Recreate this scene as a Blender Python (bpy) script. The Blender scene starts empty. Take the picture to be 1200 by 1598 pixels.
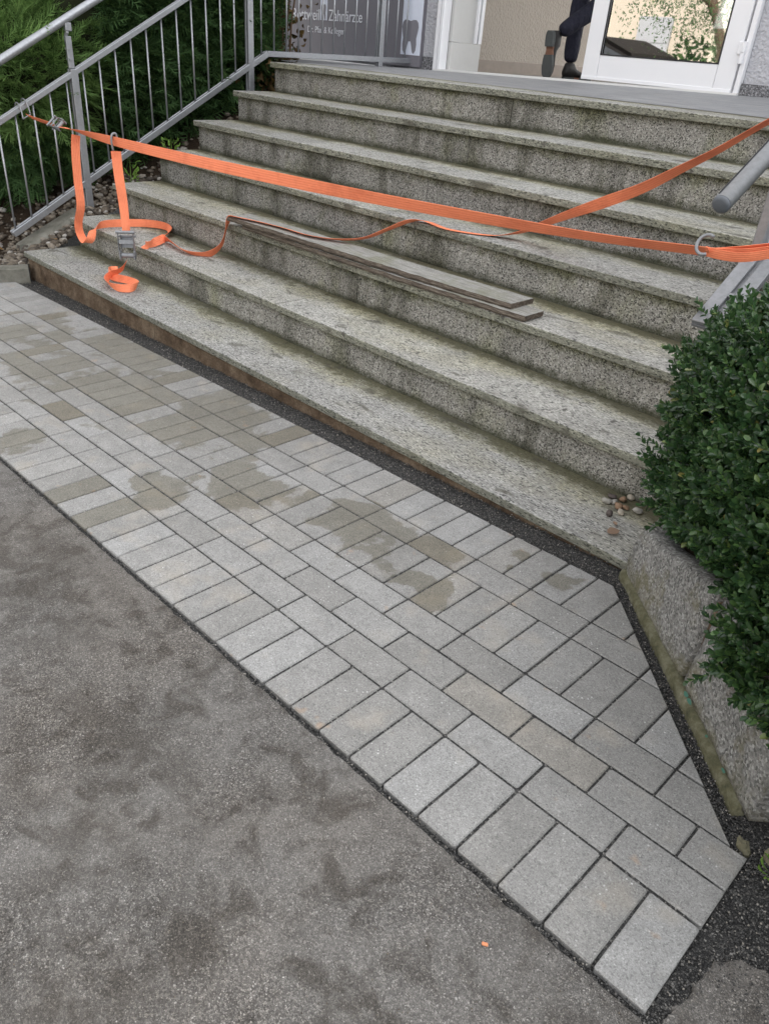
import bpy, math, random
import numpy as np
from mathutils import Vector, Matrix, Euler, noise

random.seed(11)
rng = np.random.default_rng(11)
S = bpy.context.scene
COL = S.collection
PI = math.pi

# ------------------------------------------------------------------ camera
cam_d = bpy.data.cameras.new('camera')
cam = bpy.data.objects.new('camera', cam_d)
COL.objects.link(cam)
CR = [[0.6989325, 0.7115206, 0.0723312], [0.417913, -0.3242477, -0.8486531], [-0.580381, 0.6233794, -0.523981]]
CP = [0.077291, -1.880263, 1.264386]
M = Matrix(((CR[0][0], -CR[1][0], -CR[2][0], CP[0]),
            (CR[0][1], -CR[1][1], -CR[2][1], CP[1]),
            (CR[0][2], -CR[1][2], -CR[2][2], CP[2]),
            (0, 0, 0, 1)))
cam.matrix_world = M
cam_d.sensor_fit = 'VERTICAL'
cam_d.sensor_height = 36
cam_d.sensor_width = 27
cam_d.lens = 26.68484
cam_d.clip_start = 0.05
cam_d.clip_end = 400
S.camera = cam

# ------------------------------------------------------------------ world, sun, exposure
SUN_EL, SUN_AZ = math.radians(44), math.radians(18)     # compass-like azimuth from +Y, clockwise
w = bpy.data.worlds.new('World')
S.world = w
w.use_nodes = True
nt = w.node_tree
nt.nodes.clear()
sky = nt.nodes.new('ShaderNodeTexSky')
sky.sky_type = 'NISHITA'
sky.sun_disc = False
sky.sun_elevation = SUN_EL
sky.sun_rotation = SUN_AZ
sky.air_density = 1.0
sky.dust_density = 4.0
sky.ozone_density = 1.0
hs = nt.nodes.new('ShaderNodeHueSaturation')
hs.inputs['Saturation'].default_value = 0.09
bg = nt.nodes.new('ShaderNodeBackground')
bg.inputs['Strength'].default_value = 0.15
wo = nt.nodes.new('ShaderNodeOutputWorld')
nt.links.new(sky.outputs[0], hs.inputs['Color'])
nt.links.new(hs.outputs[0], bg.inputs['Color'])
nt.links.new(bg.outputs[0], wo.inputs['Surface'])
sun_d = bpy.data.lights.new('sun', 'SUN')
sun_d.energy = 1.0
sun_d.angle = math.radians(14)
sun_d.color = (1.0, 0.96, 0.9)
sun = bpy.data.objects.new('sun', sun_d)
COL.objects.link(sun)
sdir = Vector((math.sin(SUN_AZ) * math.cos(SUN_EL), math.cos(SUN_AZ) * math.cos(SUN_EL), math.sin(SUN_EL)))
sun.rotation_euler = sdir.to_track_quat('Z', 'Y').to_euler()
sun.location = sdir * 30
S.view_settings.view_transform = 'Standard'
S.view_settings.look = 'None'
S.view_settings.exposure = 2.2
S.view_settings.gamma = 1.0
S.view_settings.use_curve_mapping = False
S.render.engine = 'CYCLES'

# ------------------------------------------------------------------ scene dimensions (metres)
NV = [0.0, 0.32313, 0.63419, 0.95507, 1.26724, 1.5964, 1.91663]            # y of each nosing
NH = [0.0, 0.1747, 0.36204, 0.54727, 0.72953, 0.9131, 1.09493]            # z of each tread
OV, TH = 0.033, 0.0335             # nosing overhang, tread thickness
XL, XR = -4.925, -0.60             # left and right ends of the flight
WALL_Y = 3.60
PR = Matrix([[0.9995364, -0.0028293, -0.0303141], [0.002745, 0.9999922, -0.0028226], [0.0303219, 0.0027381, 0.9995364]])     # paved strip: slight cross fall against the level steps
PT = Vector([0.0, -1.092743, -0.011878])
def pav(x, v, z=0.0):
    return PR @ Vector((x, v, z)) + PT

# ------------------------------------------------------------------ material helpers
class NT:
    def __init__(s, name, rough=0.8, spec=0.3):
        s.m = bpy.data.materials.new(name)
        s.m.use_nodes = True
        s.t = s.m.node_tree
        s.b = s.t.nodes['Principled BSDF']
        s.b.inputs['Roughness'].default_value = rough
        s.b.inputs['Specular IOR Level'].default_value = spec
        s._pos = None
    def n(s, kind, **kw):
        nd = s.t.nodes.new('ShaderNode' + kind)
        for k, v in kw.items():
            setattr(nd, k, v)
        return nd
    def l(s, a, b):
        s.t.links.new(a, b)
    def pos(s):
        if s._pos is None:
            s._pos = s.n('NewGeometry').outputs['Position']
        return s._pos
    def obj(s):
        return s.n('TexCoord').outputs['Object']
    def mapped(s, co, sc, rot=(0, 0, 0), loc=(0, 0, 0)):
        mp = s.n('Mapping')
        mp.inputs['Scale'].default_value = sc
        mp.inputs['Rotation'].default_value = rot
        mp.inputs['Location'].default_value = loc
        s.l(co, mp.inputs['Vector'])
        return mp.outputs[0]
    def noise(s, co, scale, detail=4, rough=0.6, dist=0.0):
        nd = s.n('TexNoise')
        nd.inputs['Scale'].default_value = scale
        nd.inputs['Detail'].default_value = detail
        nd.inputs['Roughness'].default_value = rough
        nd.inputs['Distortion'].default_value = dist
        s.l(co, nd.inputs['Vector'])
        return nd.outputs['Fac']
    def voro(s, co, scale, feature='F1', out='Color', rnd=1.0):
        nd = s.n('TexVoronoi', feature=feature)
        nd.inputs['Scale'].default_value = scale
        nd.inputs['Randomness'].default_value = rnd
        s.l(co, nd.inputs['Vector'])
        return nd.outputs[out]
    def ramp(s, fac, stops, interp='LINEAR'):
        nd = s.n('ValToRGB')
        nd.color_ramp.interpolation = interp
        el = nd.color_ramp.elements
        while len(el) < len(stops):
            el.new(0.5)
        for e, (p, c) in zip(el, stops):
            e.position = p
            if not hasattr(c, '__len__'):
                c = (c, c, c)
            e.color = (*c, 1)
        s.l(fac, nd.inputs[0])
        return nd.outputs[0]
    def mix(s, fac, a, b, mode='MIX'):
        nd = s.n('Mix', data_type='RGBA', blend_type=mode)
        for sock, v in ((nd.inputs[0], fac), (nd.inputs[6], a), (nd.inputs[7], b)):
            if isinstance(v, bpy.types.NodeSocket):
                s.l(v, sock)
            elif hasattr(v, '__len__'):
                sock.default_value = (*v, 1)
            else:
                sock.default_value = v
        return nd.outputs[2]
    def math(s, op, a, b=0.0, clamp=False):
        nd = s.n('Math', operation=op)
        nd.use_clamp = clamp
        for sock, v in ((nd.inputs[0], a), (nd.inputs[1], b)):
            if isinstance(v, bpy.types.NodeSocket):
                s.l(v, sock)
            else:
                sock.default_value = v
        return nd.outputs[0]
    def sep(s, co):
        nd = s.n('SeparateXYZ')
        s.l(co, nd.inputs[0])
        return nd.outputs
    def col(s, c):
        if isinstance(c, bpy.types.NodeSocket):
            s.l(c, s.b.inputs['Base Color'])
        else:
            s.b.inputs['Base Color'].default_value = (*c, 1)
        return s
    def rough(s, v):
        s.l(v, s.b.inputs['Roughness'])
    def bump(s, h, strength=0.3, dist=0.01, prev=None):
        nd = s.n('Bump')
        nd.inputs['Strength'].default_value = strength
        nd.inputs['Distance'].default_value = dist
        s.l(h, nd.inputs['Height'])
        if prev is not None:
            s.l(prev, nd.inputs['Normal'])
        s.l(nd.outputs[0], s.b.inputs['Normal'])
        return nd.outputs[0]
    def rand_obj(s):
        return s.n('ObjectInfo').outputs['Random']
    def rand_island(s):
        return s.n('NewGeometry').outputs['Random Per Island']

def plain(name, c, rough=0.6, metal=0.0, spec=0.4, var=0.12, scale=30):
    t = NT(name, rough, spec)
    f = t.noise(t.pos(), scale, 4)
    t.col(t.mix(f, tuple(x * (1 - var) for x in c), tuple(min(1, x * (1 + var)) for x in c)))
    t.b.inputs['Metallic'].default_value = metal
    return t.m

MAT = {}
def build_materials():
    # concrete pavers; extra > 0 for stones still soaked through
    def paver(name, extra):
        t = NT(name, 0.88, 0.25)
        P = t.pos()
        base = t.ramp(t.rand_obj(), [(0, (.220, .216, .206)), (.5, (.253, .250, .242)), (.85, (.28, .279, .273)), (1, (.238, .226, .205))])
        grain = t.ramp(t.noise(P, 420, 3, .7), [(.28, .60), (.5, 1.0), (.75, 1.30)])
        c = t.mix(1.0, base, grain, 'MULTIPLY')
        spk = t.ramp(t.sep(t.voro(P, 330))[0], [(0, .68), (.12, .86), (.5, 1.0), (.88, 1.06), (.95, 1.18), (1, 1.32)])
        c = t.mix(1.0, c, spk, 'MULTIPLY')
        cloud = t.ramp(t.noise(P, 14, 5, .65), [(.3, .86), (.7, 1.1)])
        c = t.mix(1.0, c, cloud, 'MULTIPLY')
        tan = t.ramp(t.noise(P, 9, 3, .5), [(.58, 0), (.74, .30)])
        c = t.mix(tan, c, (.37, .33, .27))
        rust = t.ramp(t.noise(P, 17, 2, .5), [(.71, 0), (.79, .45)])
        c = t.mix(rust, c, (.36, .24, .15))
        pits = t.ramp(t.voro(P, 95, out='Distance'), [(.05, 1), (.11, 0)])
        pitsel = t.ramp(t.noise(P, 60, 2), [(.52, 0), (.62, .75)])
        c = t.mix(t.math('MULTIPLY', pits, pitsel), c, (.10, .10, .095))
        flk = t.ramp(t.voro(P, 75, out='Distance'), [(.08, 1), (.19, 0)])
        flsel = t.ramp(t.noise(P, 11, 4, .75), [(.52, 0), (.66, .95)])
        c = t.mix(t.math('MULTIPLY', flk, flsel), c, (.62, .62, .61))
        # drying water: damp area with a ragged outline, plus single stones still wet
        wn = t.n('TexNoise'); wn.inputs['Scale'].default_value = 5; wn.inputs['Detail'].default_value = 4; t.l(P, wn.inputs['Vector'])
        w1 = t.n('VectorMath', operation='SUBTRACT'); w1.inputs[1].default_value = (.5, .5, .5); t.l(wn.outputs['Color'], w1.inputs[0])
        w2 = t.n('VectorMath', operation='SCALE'); w2.inputs['Scale'].default_value = .42; t.l(w1.outputs[0], w2.inputs[0])
        w3 = t.n('VectorMath', operation='ADD'); t.l(P, w3.inputs[0]); t.l(w2.outputs[0], w3.inputs[1])
        sx = t.sep(w3.outputs[0])
        def blob(cx, cy, rx, ry):
            dx = t.math('DIVIDE', t.math('SUBTRACT', sx[0], cx), rx)
            dy = t.math('DIVIDE', t.math('SUBTRACT', sx[1], cy), ry)
            d = t.math('ADD', t.math('MULTIPLY', dx, dx), t.math('MULTIPLY', dy, dy))
            return t.math('SUBTRACT', 1.0, d)
        f = blob(-3.15, -.42, .95, .42)
        for bl in ((-2.35, -.33, .42, .34), (-1.35, -.43, .30, .17), (-2.0, -.8, .16, .10), (-3.75, -.5, .5, .33), (-2.62, -.98, .13, .11), (-0.80, -.18, .12, .06),
                   (-1.9, -.55, .24, .16), (-1.12, -.52, .2, .1)):
            f = t.math('MAXIMUM', f, blob(*bl))
        ragged = t.math('MULTIPLY', t.math('SUBTRACT', t.noise(P, 7, 4, .58, .3), .5), 2.0)
        own = t.math('MULTIPLY', t.math('SUBTRACT', t.rand_obj(), .5), .75)
        damp = t.math('ADD', t.math('ADD', t.math('MAXIMUM', t.math('MINIMUM', f, .75), -1.4), t.math('MULTIPLY', ragged, 1.05)), t.math('ADD', t.math('MULTIPLY', own, 1.5), extra))
        wet = t.math('ADD', t.ramp(damp, [(.30, 0), (.44, .72)]), t.ramp(damp, [(.05, 0), (.75, .28)]))
        wetc = t.mix(1.0, c, (.60, .575, .50), 'MULTIPLY')
        c = t.mix(t.math('MULTIPLY', wet, .92), c, wetc)
        t.col(c)
        t.rough(t.mix(wet, (.9, .9, .9), (.72, .72, .72)))
        h = t.math('ADD', t.math('MULTIPLY', t.noise(P, 500, 3, .7), .5), t.noise(P, 40, 4, .6))
        t.bump(t.math('SUBTRACT', h, t.math('MULTIPLY', pits, pitsel)), .35, .004)
        return t.m
    MAT['paver'] = paver('paver concrete', 0.0)
    MAT['paver_wet'] = paver('paver concrete soaked', 2.2)

    # asphalt -----------------------------------------------------------
    t = NT('weathered asphalt', 0.9, 0.3)
    P = t.pos()
    wob = t.n('VectorMath', operation='ADD')
    nz = t.n('TexNoise'); nz.inputs['Scale'].default_value = 60
    t.l(P, nz.inputs['Vector'])
    sc = t.n('VectorMath', operation='SCALE'); sc.inputs['Scale'].default_value = .008
    t.l(nz.outputs['Color'], sc.inputs[0]); t.l(P, wob.inputs[0]); t.l(sc.outputs[0], wob.inputs[1])
    Q = wob.outputs[0]
    cell = t.sep(t.voro(Q, 350))
    stone = t.ramp(cell[0], [(0, (.08, .075, .070)), (.35, (.145, .137, .128)), (.6, (.20, .191, .181)), (.82, (.245, .232, .214)), (.93, (.31, .293, .267)), (1, (.43, .415, .395))])
    fine = t.ramp(t.noise(P, 700, 2, .7), [(.3, .6), (.7, 1.3)])
    c = t.mix(1.0, stone, fine, 'MULTIPLY')
    gap = t.ramp(t.voro(Q, 350, 'DISTANCE_TO_EDGE', 'Distance'), [(.0, .0), (.10, 1.0)])
    c = t.mix(gap, (.06, .057, .053), c)
    # broad wear: pale dusty film and dark oily patches
    film = t.ramp(t.noise(P, 3.6, 7, .68, .4), [(.36, 0), (.62, .55)])
    c = t.mix(film, c, t.mix(1.0, (.245, .235, .222), t.ramp(t.noise(P, 350, 2, .8), [(.25, .5), (.75, 1.4)]), 'MULTIPLY'))
    oil = t.ramp(t.noise(P, 9.5, 7, .64, .5), [(.48, 0), (.62, .85)])
    oil2 = t.ramp(t.noise(P, 14, 4, .6), [(.56, 0), (.70, .80)])
    ax = t.sep(P)
    def area_(cx, cy, rx, ry):
        dx = t.math('DIVIDE', t.math('SUBTRACT', ax[0], cx), rx); dy = t.math('DIVIDE', t.math('SUBTRACT', ax[1], cy), ry)
        return t.math('SUBTRACT', 1.0, t.math('ADD', t.math('MULTIPLY', dx, dx), t.math('MULTIPLY', dy, dy)), True)
    broad = t.math('MAXIMUM', t.math('MAXIMUM', area_(-1.0, -1.50, .42, .24), area_(-1.75, -1.33, .5, .24)), area_(-.70, -1.68, .26, .24))
    broad = t.math('MULTIPLY', broad, t.ramp(t.noise(P, 13, 6, .68, .2), [(.38, 0), (.58, .9)]))
    oil = t.math('MAXIMUM', t.math('MULTIPLY', oil, .95), broad)
    om = t.math('MAXIMUM', oil, t.math('MULTIPLY', oil2, t.ramp(t.noise(P, 1.7, 2), [(.40, .25), (.55, 1)])))
    c = t.mix(om, c, t.mix(1.0, c, (.42, .395, .365), 'MULTIPLY'))
    rst = t.ramp(t.noise(P, 6.5, 2, .4), [(.765, 0), (.80, .75)])
    c = t.mix(rst, c, (.15, .085, .055))
    warm = t.ramp(t.noise(P, 2.1, 4, .6), [(.45, 0), (.65, .3)])
    c = t.mix(warm, c, t.mix(1.0, c, (1.06, .97, .88), 'MULTIPLY'))
    chip = t.ramp(t.voro(P, 62, out='Distance'), [(.05, 1), (.1, 0)])
    c = t.mix(t.math('MULTIPLY', chip, t.ramp(t.noise(P, 21, 2), [(.5, 0), (.6, .8)])), c, (.5, .48, .45))
    t.col(c)
    h = t.math('ADD', gap, t.math('MULTIPLY', t.noise(P, 500, 3, .7), .6))
    h = t.math('ADD', h, t.math('MULTIPLY', t.noise(P, 55, 4, .6), 1.0))
    t.bump(h, .75, .005)
    MAT['asphalt'] = t.m

    # dark split gravel, sheet and loose grains -------------------------
    t = NT('dark basalt split', 0.85, 0.3)
    P = t.pos()
    cell = t.sep(t.voro(P, 260))
    c = t.ramp(cell[0], [(0, (.028, .028, .028)), (.6, (.068, .067, .066)), (.9, (.135, .13, .122)), (1, (.28, .27, .255))])
    gap = t.ramp(t.voro(P, 260, 'DISTANCE_TO_EDGE', 'Distance'), [(0, .2), (.12, 1)])
    t.col(t.mix(1.0, c, gap, 'MULTIPLY'))
    t.bump(gap, .8, .004)
    MAT['split'] = t.m
    t = NT('dark basalt grain', 0.8, 0.35)
    t.col(t.ramp(t.rand_island(), [(0, (.03, .03, .03)), (.6, (.074, .073, .072)), (.88, (.15, .143, .135)), (.95, (.24, .22, .19)), (1, (.40, .38, .35))]))
    MAT['grain'] = t.m

    # granite treads ------------------------------------------------------
    def granite(name, scale, stretch, lo, mid, hi, blk, rough, green, kind):
        t = NT(name, rough, .3)
        P = t.pos()
        Q = t.mapped(P, stretch)
        cell = t.sep(t.voro(Q, scale))
        c = t.ramp(cell[0], [(0, lo), (blk, lo), (blk + .12, mid), (.72, mid), (.9, hi), (1, hi)])
        c = t.mix(1.0, c, t.ramp(t.noise(Q, scale * 1.9, 3, .7), [(.3, .66), (.7, 1.3)]), 'MULTIPLY')
        c = t.mix(1.0, c, t.ramp(t.noise(P, 5, 5, .6), [(.3, .83), (.7, 1.12)]), 'MULTIPLY')
        own = t.ramp(t.rand_obj(), [(0, (.84, .84, .85)), (.5, (.98, .96, .93)), (1, (1.10, 1.09, 1.06))])
        c = t.mix(1.0, c, own, 'MULTIPLY')
        O = t.sep(t.obj())
        rag = t.math('MULTIPLY', t.math('SUBTRACT', t.noise(t.mapped(P, (.45, 1, 1)), 7, 6, .65), .5), 2.0)
        rag2 = t.math('MULTIPLY', t.math('SUBTRACT', t.noise(P, 24, 5, .7), .5), 1.9)
        if kind == 'tread':
            # soil and algae that collect along the rear of each tread (local y: 0 nosing .. .33 rear)
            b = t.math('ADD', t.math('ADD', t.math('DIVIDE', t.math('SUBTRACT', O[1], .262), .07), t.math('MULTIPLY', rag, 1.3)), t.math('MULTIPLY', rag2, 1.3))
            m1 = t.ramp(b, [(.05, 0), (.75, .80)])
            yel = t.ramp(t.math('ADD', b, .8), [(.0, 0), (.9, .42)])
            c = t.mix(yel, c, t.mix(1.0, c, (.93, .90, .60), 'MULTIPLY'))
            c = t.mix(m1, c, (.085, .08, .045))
            alg = t.ramp(t.math('ADD', t.noise(t.mapped(P, (.5, 1, 1)), 3.1, 5, .6), t.math('MULTIPLY', O[1], .35)), [(.52, 0), (.76, .60)])
            c = t.mix(alg, c, t.mix(1.0, c, (.96, .92, .70), 'MULTIPLY'))
            edge = t.ramp(t.math('ADD', t.math('MULTIPLY', O[2], -420.0), t.math('MULTIPLY', rag2, .8)), [(.8, 0), (1.6, .78)])  # nosing front face: algae tint with the face's shade painted in
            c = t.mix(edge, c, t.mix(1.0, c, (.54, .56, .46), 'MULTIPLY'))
            spot = t.ramp(t.noise(t.mapped(P, (.55, 1.4, 1)), 9.5, 4, .55, .3), [(.60, 0), (.69, .70)])
            c = t.mix(spot, c, (.075, .07, .055))
            sp2 = t.ramp(t.noise(P, 26, 2, .5), [(.68, 0), (.73, .75)])
            c = t.mix(sp2, c, (.06, .055, .05))
            lich = t.ramp(t.noise(P, 38, 3, .6), [(.66, 0), (.74, .45)])
            c = t.mix(lich, c, (.46, .46, .40))
        else:
            # algae plus painted nosing shadow at the riser top, algae at its foot (local z: 0 foot .. .15 top)
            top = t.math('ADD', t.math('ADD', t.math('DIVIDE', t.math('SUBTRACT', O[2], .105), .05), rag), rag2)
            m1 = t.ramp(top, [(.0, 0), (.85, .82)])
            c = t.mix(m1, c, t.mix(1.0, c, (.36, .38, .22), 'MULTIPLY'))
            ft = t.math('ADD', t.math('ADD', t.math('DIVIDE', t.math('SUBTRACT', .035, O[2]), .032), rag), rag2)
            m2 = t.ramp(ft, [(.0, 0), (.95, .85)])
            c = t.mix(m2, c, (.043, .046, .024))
            blot = t.ramp(t.noise(t.mapped(P, (1, 1, .6)), 4.4, 5, .65), [(.52, 0), (.70, green)])
            c = t.mix(blot, c, t.mix(1.0, c, (.62, .66, .36), 'MULTIPLY'))
            drk = t.ramp(t.noise(t.mapped(P, (1.6, 1, .35)), 3.3, 5, .6), [(.50, 0), (.64, .85)])
            c = t.mix(drk, c, t.mix(1.0, c, (.40, .40, .36), 'MULTIPLY'))
        t.col(c)
        h = t.math('ADD', t.noise(Q, scale * .8, 3, .7), t.math('MULTIPLY', t.noise(P, 28, 4, .6), .8))
        t.bump(h, .55, .004)
        return t.m
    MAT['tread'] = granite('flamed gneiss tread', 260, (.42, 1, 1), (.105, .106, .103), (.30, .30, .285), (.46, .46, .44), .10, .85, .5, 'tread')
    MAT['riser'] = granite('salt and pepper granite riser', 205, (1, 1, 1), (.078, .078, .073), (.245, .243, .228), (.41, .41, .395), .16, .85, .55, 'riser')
    t = NT('raw brown mortar face', .95, .15)
    P = t.pos()
    c = t.ramp(t.noise(P, 6, 6, .7), [(.3, (.055, .038, .026)), (.45, (.12, .085, .058)), (.58, (.18, .135, .095)), (.75, (.27, .22, .16))])
    c = t.mix(1.0, c, t.ramp(t.noise(P, 120, 4, .75), [(.3, .6), (.7, 1.25)]), 'MULTIPLY')
    t.col(c); t.bump(t.noise(P, 70, 6, .7), .9, .012)
    MAT['mortar'] = t.m
    t = NT('landing slate grey stone', .6, .4)
    P = t.pos()
    c = t.ramp(t.noise(t.mapped(P, (.5, 3.5, 1)), 9, 6, .7), [(.3, (.17, .172, .178)), (.55, (.265, .268, .275)), (.75, (.38, .38, .38))])
    c = t.mix(1.0, c, t.ramp(t.noise(P, 260, 3, .7), [(.3, .75), (.7, 1.2)]), 'MULTIPLY')
    t.col(c); t.bump(t.noise(P, 150, 4, .7), .4, .004)
    MAT['landing'] = t.m

    # rough stone of the planter -----------------------------------------
    t = NT('rough planter stone', .9, .25)
    P = t.pos()
    cell = t.sep(t.voro(P, 170))
    c = t.ramp(cell[0], [(0, (.10, .10, .095)), (.3, (.195, .193, .185)), (.7, (.265, .262, .25)), (1, (.40, .40, .385))])
    c = t.mix(1.0, c, t.ramp(t.noise(P, 420, 3, .7), [(.3, .65), (.7, 1.3)]), 'MULTIPLY')
    c = t.mix(1.0, c, t.ramp(t.noise(P, 9, 5, .65), [(.3, .75), (.7, 1.12)]), 'MULTIPLY')
    ms = t.ramp(t.noise(P, 8, 6, .7), [(.54, 0), (.68, .6)])
    c = t.mix(ms, c, (.14, .125, .06))
    O = t.sep(P)
    low = t.ramp(t.math('ADD', t.math('MULTIPLY', O[2], -7.0), t.math('MULTIPLY', t.noise(P, 15, 5, .7), 1.6)), [(.45, 0), (1.0, .7)])
    c = t.mix(low, c, (.13, .12, .062))
    bwn = t.ramp(t.noise(P, 19, 4, .6), [(.64, 0), (.74, .5)])
    c = t.mix(bwn, c, (.12, .085, .055))
    t.col(c)
    t.bump(t.math('ADD', t.noise(P, 120, 5, .7), t.math('MULTIPLY', t.noise(P, 22, 4, .6), 1.5)), .9, .008)
    MAT['stone'] = t.m
    t = NT('mossy footing mortar', .95, .2)
    P = t.pos()
    c = t.ramp(t.noise(P, 22, 6, .7), [(.3, (.05, .05, .03)), (.46, (.095, .092, .055)), (.6, (.15, .145, .10)), (.75, (.27, .265, .23))])
    t.col(c); t.bump(t.noise(P, 110, 5, .7), .7, .006)
    MAT['moss'] = t.m
    MAT['green_paint'] = plain('chipped green paint', (.03, .105, .072), .6)
    t = NT('kerb concrete', .92, .2)
    P = t.pos()
    c = t.ramp(t.noise(P, 11, 6, .7), [(.3, (.10, .10, .085)), (.55, (.18, .175, .15)), (.8, (.26, .255, .23))])
    t.col(c); t.bump(t.noise(P, 90, 5, .7), .7, .006)
    MAT['kerb'] = t.m

    # metal --------------------------------------------------------------
    t = NT('galvanised steel', .42, .5)
    P = t.pos()
    t.col(t.mix(t.noise(P, 70, 5, .7), (.27, .28, .30), (.46, .475, .50)))
    t.b.inputs['Metallic'].default_value = .75
    t.rough(t.ramp(t.noise(P, 50, 4), [(.3, .32), (.7, .58)]))
    MAT['steel'] = t.m
    t = NT('dull zinc steel', .5, .5)
    P = t.pos()
    t.col(t.mix(t.noise(P, 60, 5, .7), (.16, .165, .17), (.34, .35, .37)))
    t.b.inputs['Metallic'].default_value = .55
    MAT['zinc'] = t.m
    MAT['dark_cap'] = plain('dark plastic end cap', (.10, .11, .125), .5)
    MAT['joint_dark'] = plain('dark groove', (.03, .03, .033), .8)

    # webbing ----------------------------------------------------------------
    t = NT('orange polyester webbing', .75, .3)
    P = t.pos()
    c = t.mix(t.noise(P, 130, 3, .6), (.88, .235, .115), (.98, .32, .165))
    c = t.mix(t.ramp(t.noise(P, 7, 4, .6), [(.48, 0), (.72, .5)]), c, (.52, .11, .05))
    uvn = t.n('UVMap')
    u = t.sep(uvn.outputs[0])
    wv = t.math('SINE', t.math('MULTIPLY', u[1], 2 * PI * 5))
    line = t.ramp(wv, [(.70, 0), (.97, .35)])
    c = t.mix(line, c, (.55, .085, .03))
    t.col(c)
    wv2 = t.math('SINE', t.math('MULTIPLY', u[0], 2200.0))
    t.bump(t.math('ADD', wv, t.math('MULTIPLY', wv2, .4)), .25, .002)
    MAT['webbing'] = t.m

    # planks ------------------------------------------------------------------
    t = NT('weathered grey plank', .9, .2)
    P = t.pos()
    Q = t.mapped(P, (1.3, 14, 14), rot=(0, 0, -.068))
    c = t.ramp(t.noise(Q, 9, 6, .7), [(.3, (.14, .138, .13)), (.5, (.27, .265, .245)), (.7, (.38, .375, .355))])
    c = t.mix(1.0, c, t.ramp(t.noise(P, 260, 3, .7), [(.3, .65), (.7, 1.3)]), 'MULTIPLY')
    c = t.mix(t.ramp(t.noise(P, 5, 5, .65), [(.5, 0), (.68, .55)]), c, (.15, .155, .085))
    t.col(c); t.bump(t.noise(Q, 14, 6, .75), .6, .004)
    MAT['plank'] = t.m
    t = NT('plank brown broken edge', .95, .15)
    P = t.pos()
    c = t.ramp(t.noise(t.mapped(P, (2, 9, 20)), 9, 6, .75), [(.3, (.035, .028, .024)), (.5, (.10, .082, .066)), (.75, (.24, .21, .17))])
    t.col(c); t.bump(t.noise(P, 110, 5, .7), .9, .005)
    MAT['plank_edge'] = t.m

    # building ---------------------------------------------------------------
    def plaster(name, c, sc, st):
        t = NT(name, .95, .15)
        P = t.pos()
        h = t.math('ADD', t.voro(P, sc, 'SMOOTH_F1', 'Distance'), t.math('MULTIPLY', t.noise(P, sc * 1.3, 4, .65), .9))
        t.col(t.mix(t.noise(P, 3, 4), tuple(x * .92 for x in c), tuple(x * 1.05 for x in c)))
        t.bump(h, st, .014)
        return t.m
    MAT['plaster'] = plaster('rough white plaster', (.50, .505, .54), 62, .9)
    MAT['plaster_in'] = plaster('beige interior plaster', (.41, .37, .32), 55, .6)
    MAT['skirting'] = plain('brown stone skirting', (.24, .20, .165), .5, scale=14, var=.25)
    MAT['floor_in'] = plain('dark entrance floor', (.13, .115, .10), .4, scale=20, var=.25)
    t = NT('speckled plinth', .85, .3)
    c = t.ramp(t.sep(t.voro(t.pos(), 150))[0], [(0, (.06, .06, .065)), (.6, (.17, .17, .18)), (1, (.36, .36, .38))])
    t.col(c); t.bump(t.noise(t.pos(), 150, 3), .6, .006)
    MAT['plinth'] = t.m
    MAT['white'] = plain('white powder coat', (.76, .765, .79), .35, var=.03, scale=6)
    MAT['seal'] = plain('black rubber seal', (.02, .02, .022), .6)
    MAT['leaf_grey'] = plain('grey shaded door infill', (.50, .50, .49), .5, var=.05)  # door leaf greyed: its indoor shade is put into the colour
    MAT['ledge'] = plain('pale sill', (.66, .66, .65), .6, var=.05)
    t = NT('door glass', .03, .5)
    gl = t.n('BsdfGlossy'); gl.inputs['Roughness'].default_value = .015; gl.inputs['Color'].default_value = (.95, .95, .95, 1)
    tr = t.n('BsdfTransparent'); tr.inputs['Color'].default_value = (.80, .83, .81, 1)
    fr = t.n('Fresnel'); fr.inputs['IOR'].default_value = 2.3
    mx = t.n('MixShader')
    fac = t.math('MULTIPLY', t.math('ADD', fr.outputs[0], .30), 1.0, True)
    t.l(fac, mx.inputs[0]); t.l(tr.outputs[0], mx.inputs[1]); t.l(gl.outputs[0], mx.inputs[2])
    t.l(mx.outputs[0], t.t.nodes['Material Output'].inputs['Surface'])
    MAT['glass'] = t.m
    MAT['sign_grey'] = plain('grey sign foil', (.185, .178, .20), .5, var=.04, scale=4)
    MAT['sign_tooth'] = plain('grey tooth foil', (.20, .195, .22), .5, var=.03)
    MAT['sign_white'] = plain('white sign foil', (.66, .70, .80), .5, var=.03)
    MAT['lettering'] = plain('white lettering', (.74, .75, .80), .5, var=.02)

    # plants -------------------------------------------------------------------
    def leafmat(name, a, b, c_, rough=.45, spec=.4, old=None):
        t = NT(name, rough, spec)
        r = t.rand_island()
        col = t.ramp(r, [(0, a), (.55, b), (.93, c_), (.985, tuple(min(1, x * 1.5) for x in c_)), (1, old or tuple(min(1, x * 1.7) for x in c_))])
        own = t.ramp(t.rand_obj(), [(0, .82), (1, 1.18)])
        col = t.mix(1.0, col, own, 'MULTIPLY')
        bk = t.n('NewGeometry').outputs['Backfacing']
        col = t.mix(t.math('MULTIPLY', bk, .6), col, tuple(min(1, x * 1.5 + .01) for x in b))
        t.col(col)
        tl = t.n('BsdfTranslucent')
        t.l(col, tl.inputs['Color'])
        mx = t.n('MixShader'); mx.inputs[0].default_value = .22
        t.l(t.b.outputs[0], mx.inputs[1]); t.l(tl.outputs[0], mx.inputs[2])
        t.l(mx.outputs[0], t.t.nodes['Material Output'].inputs['Surface'])
        return t.m
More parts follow.
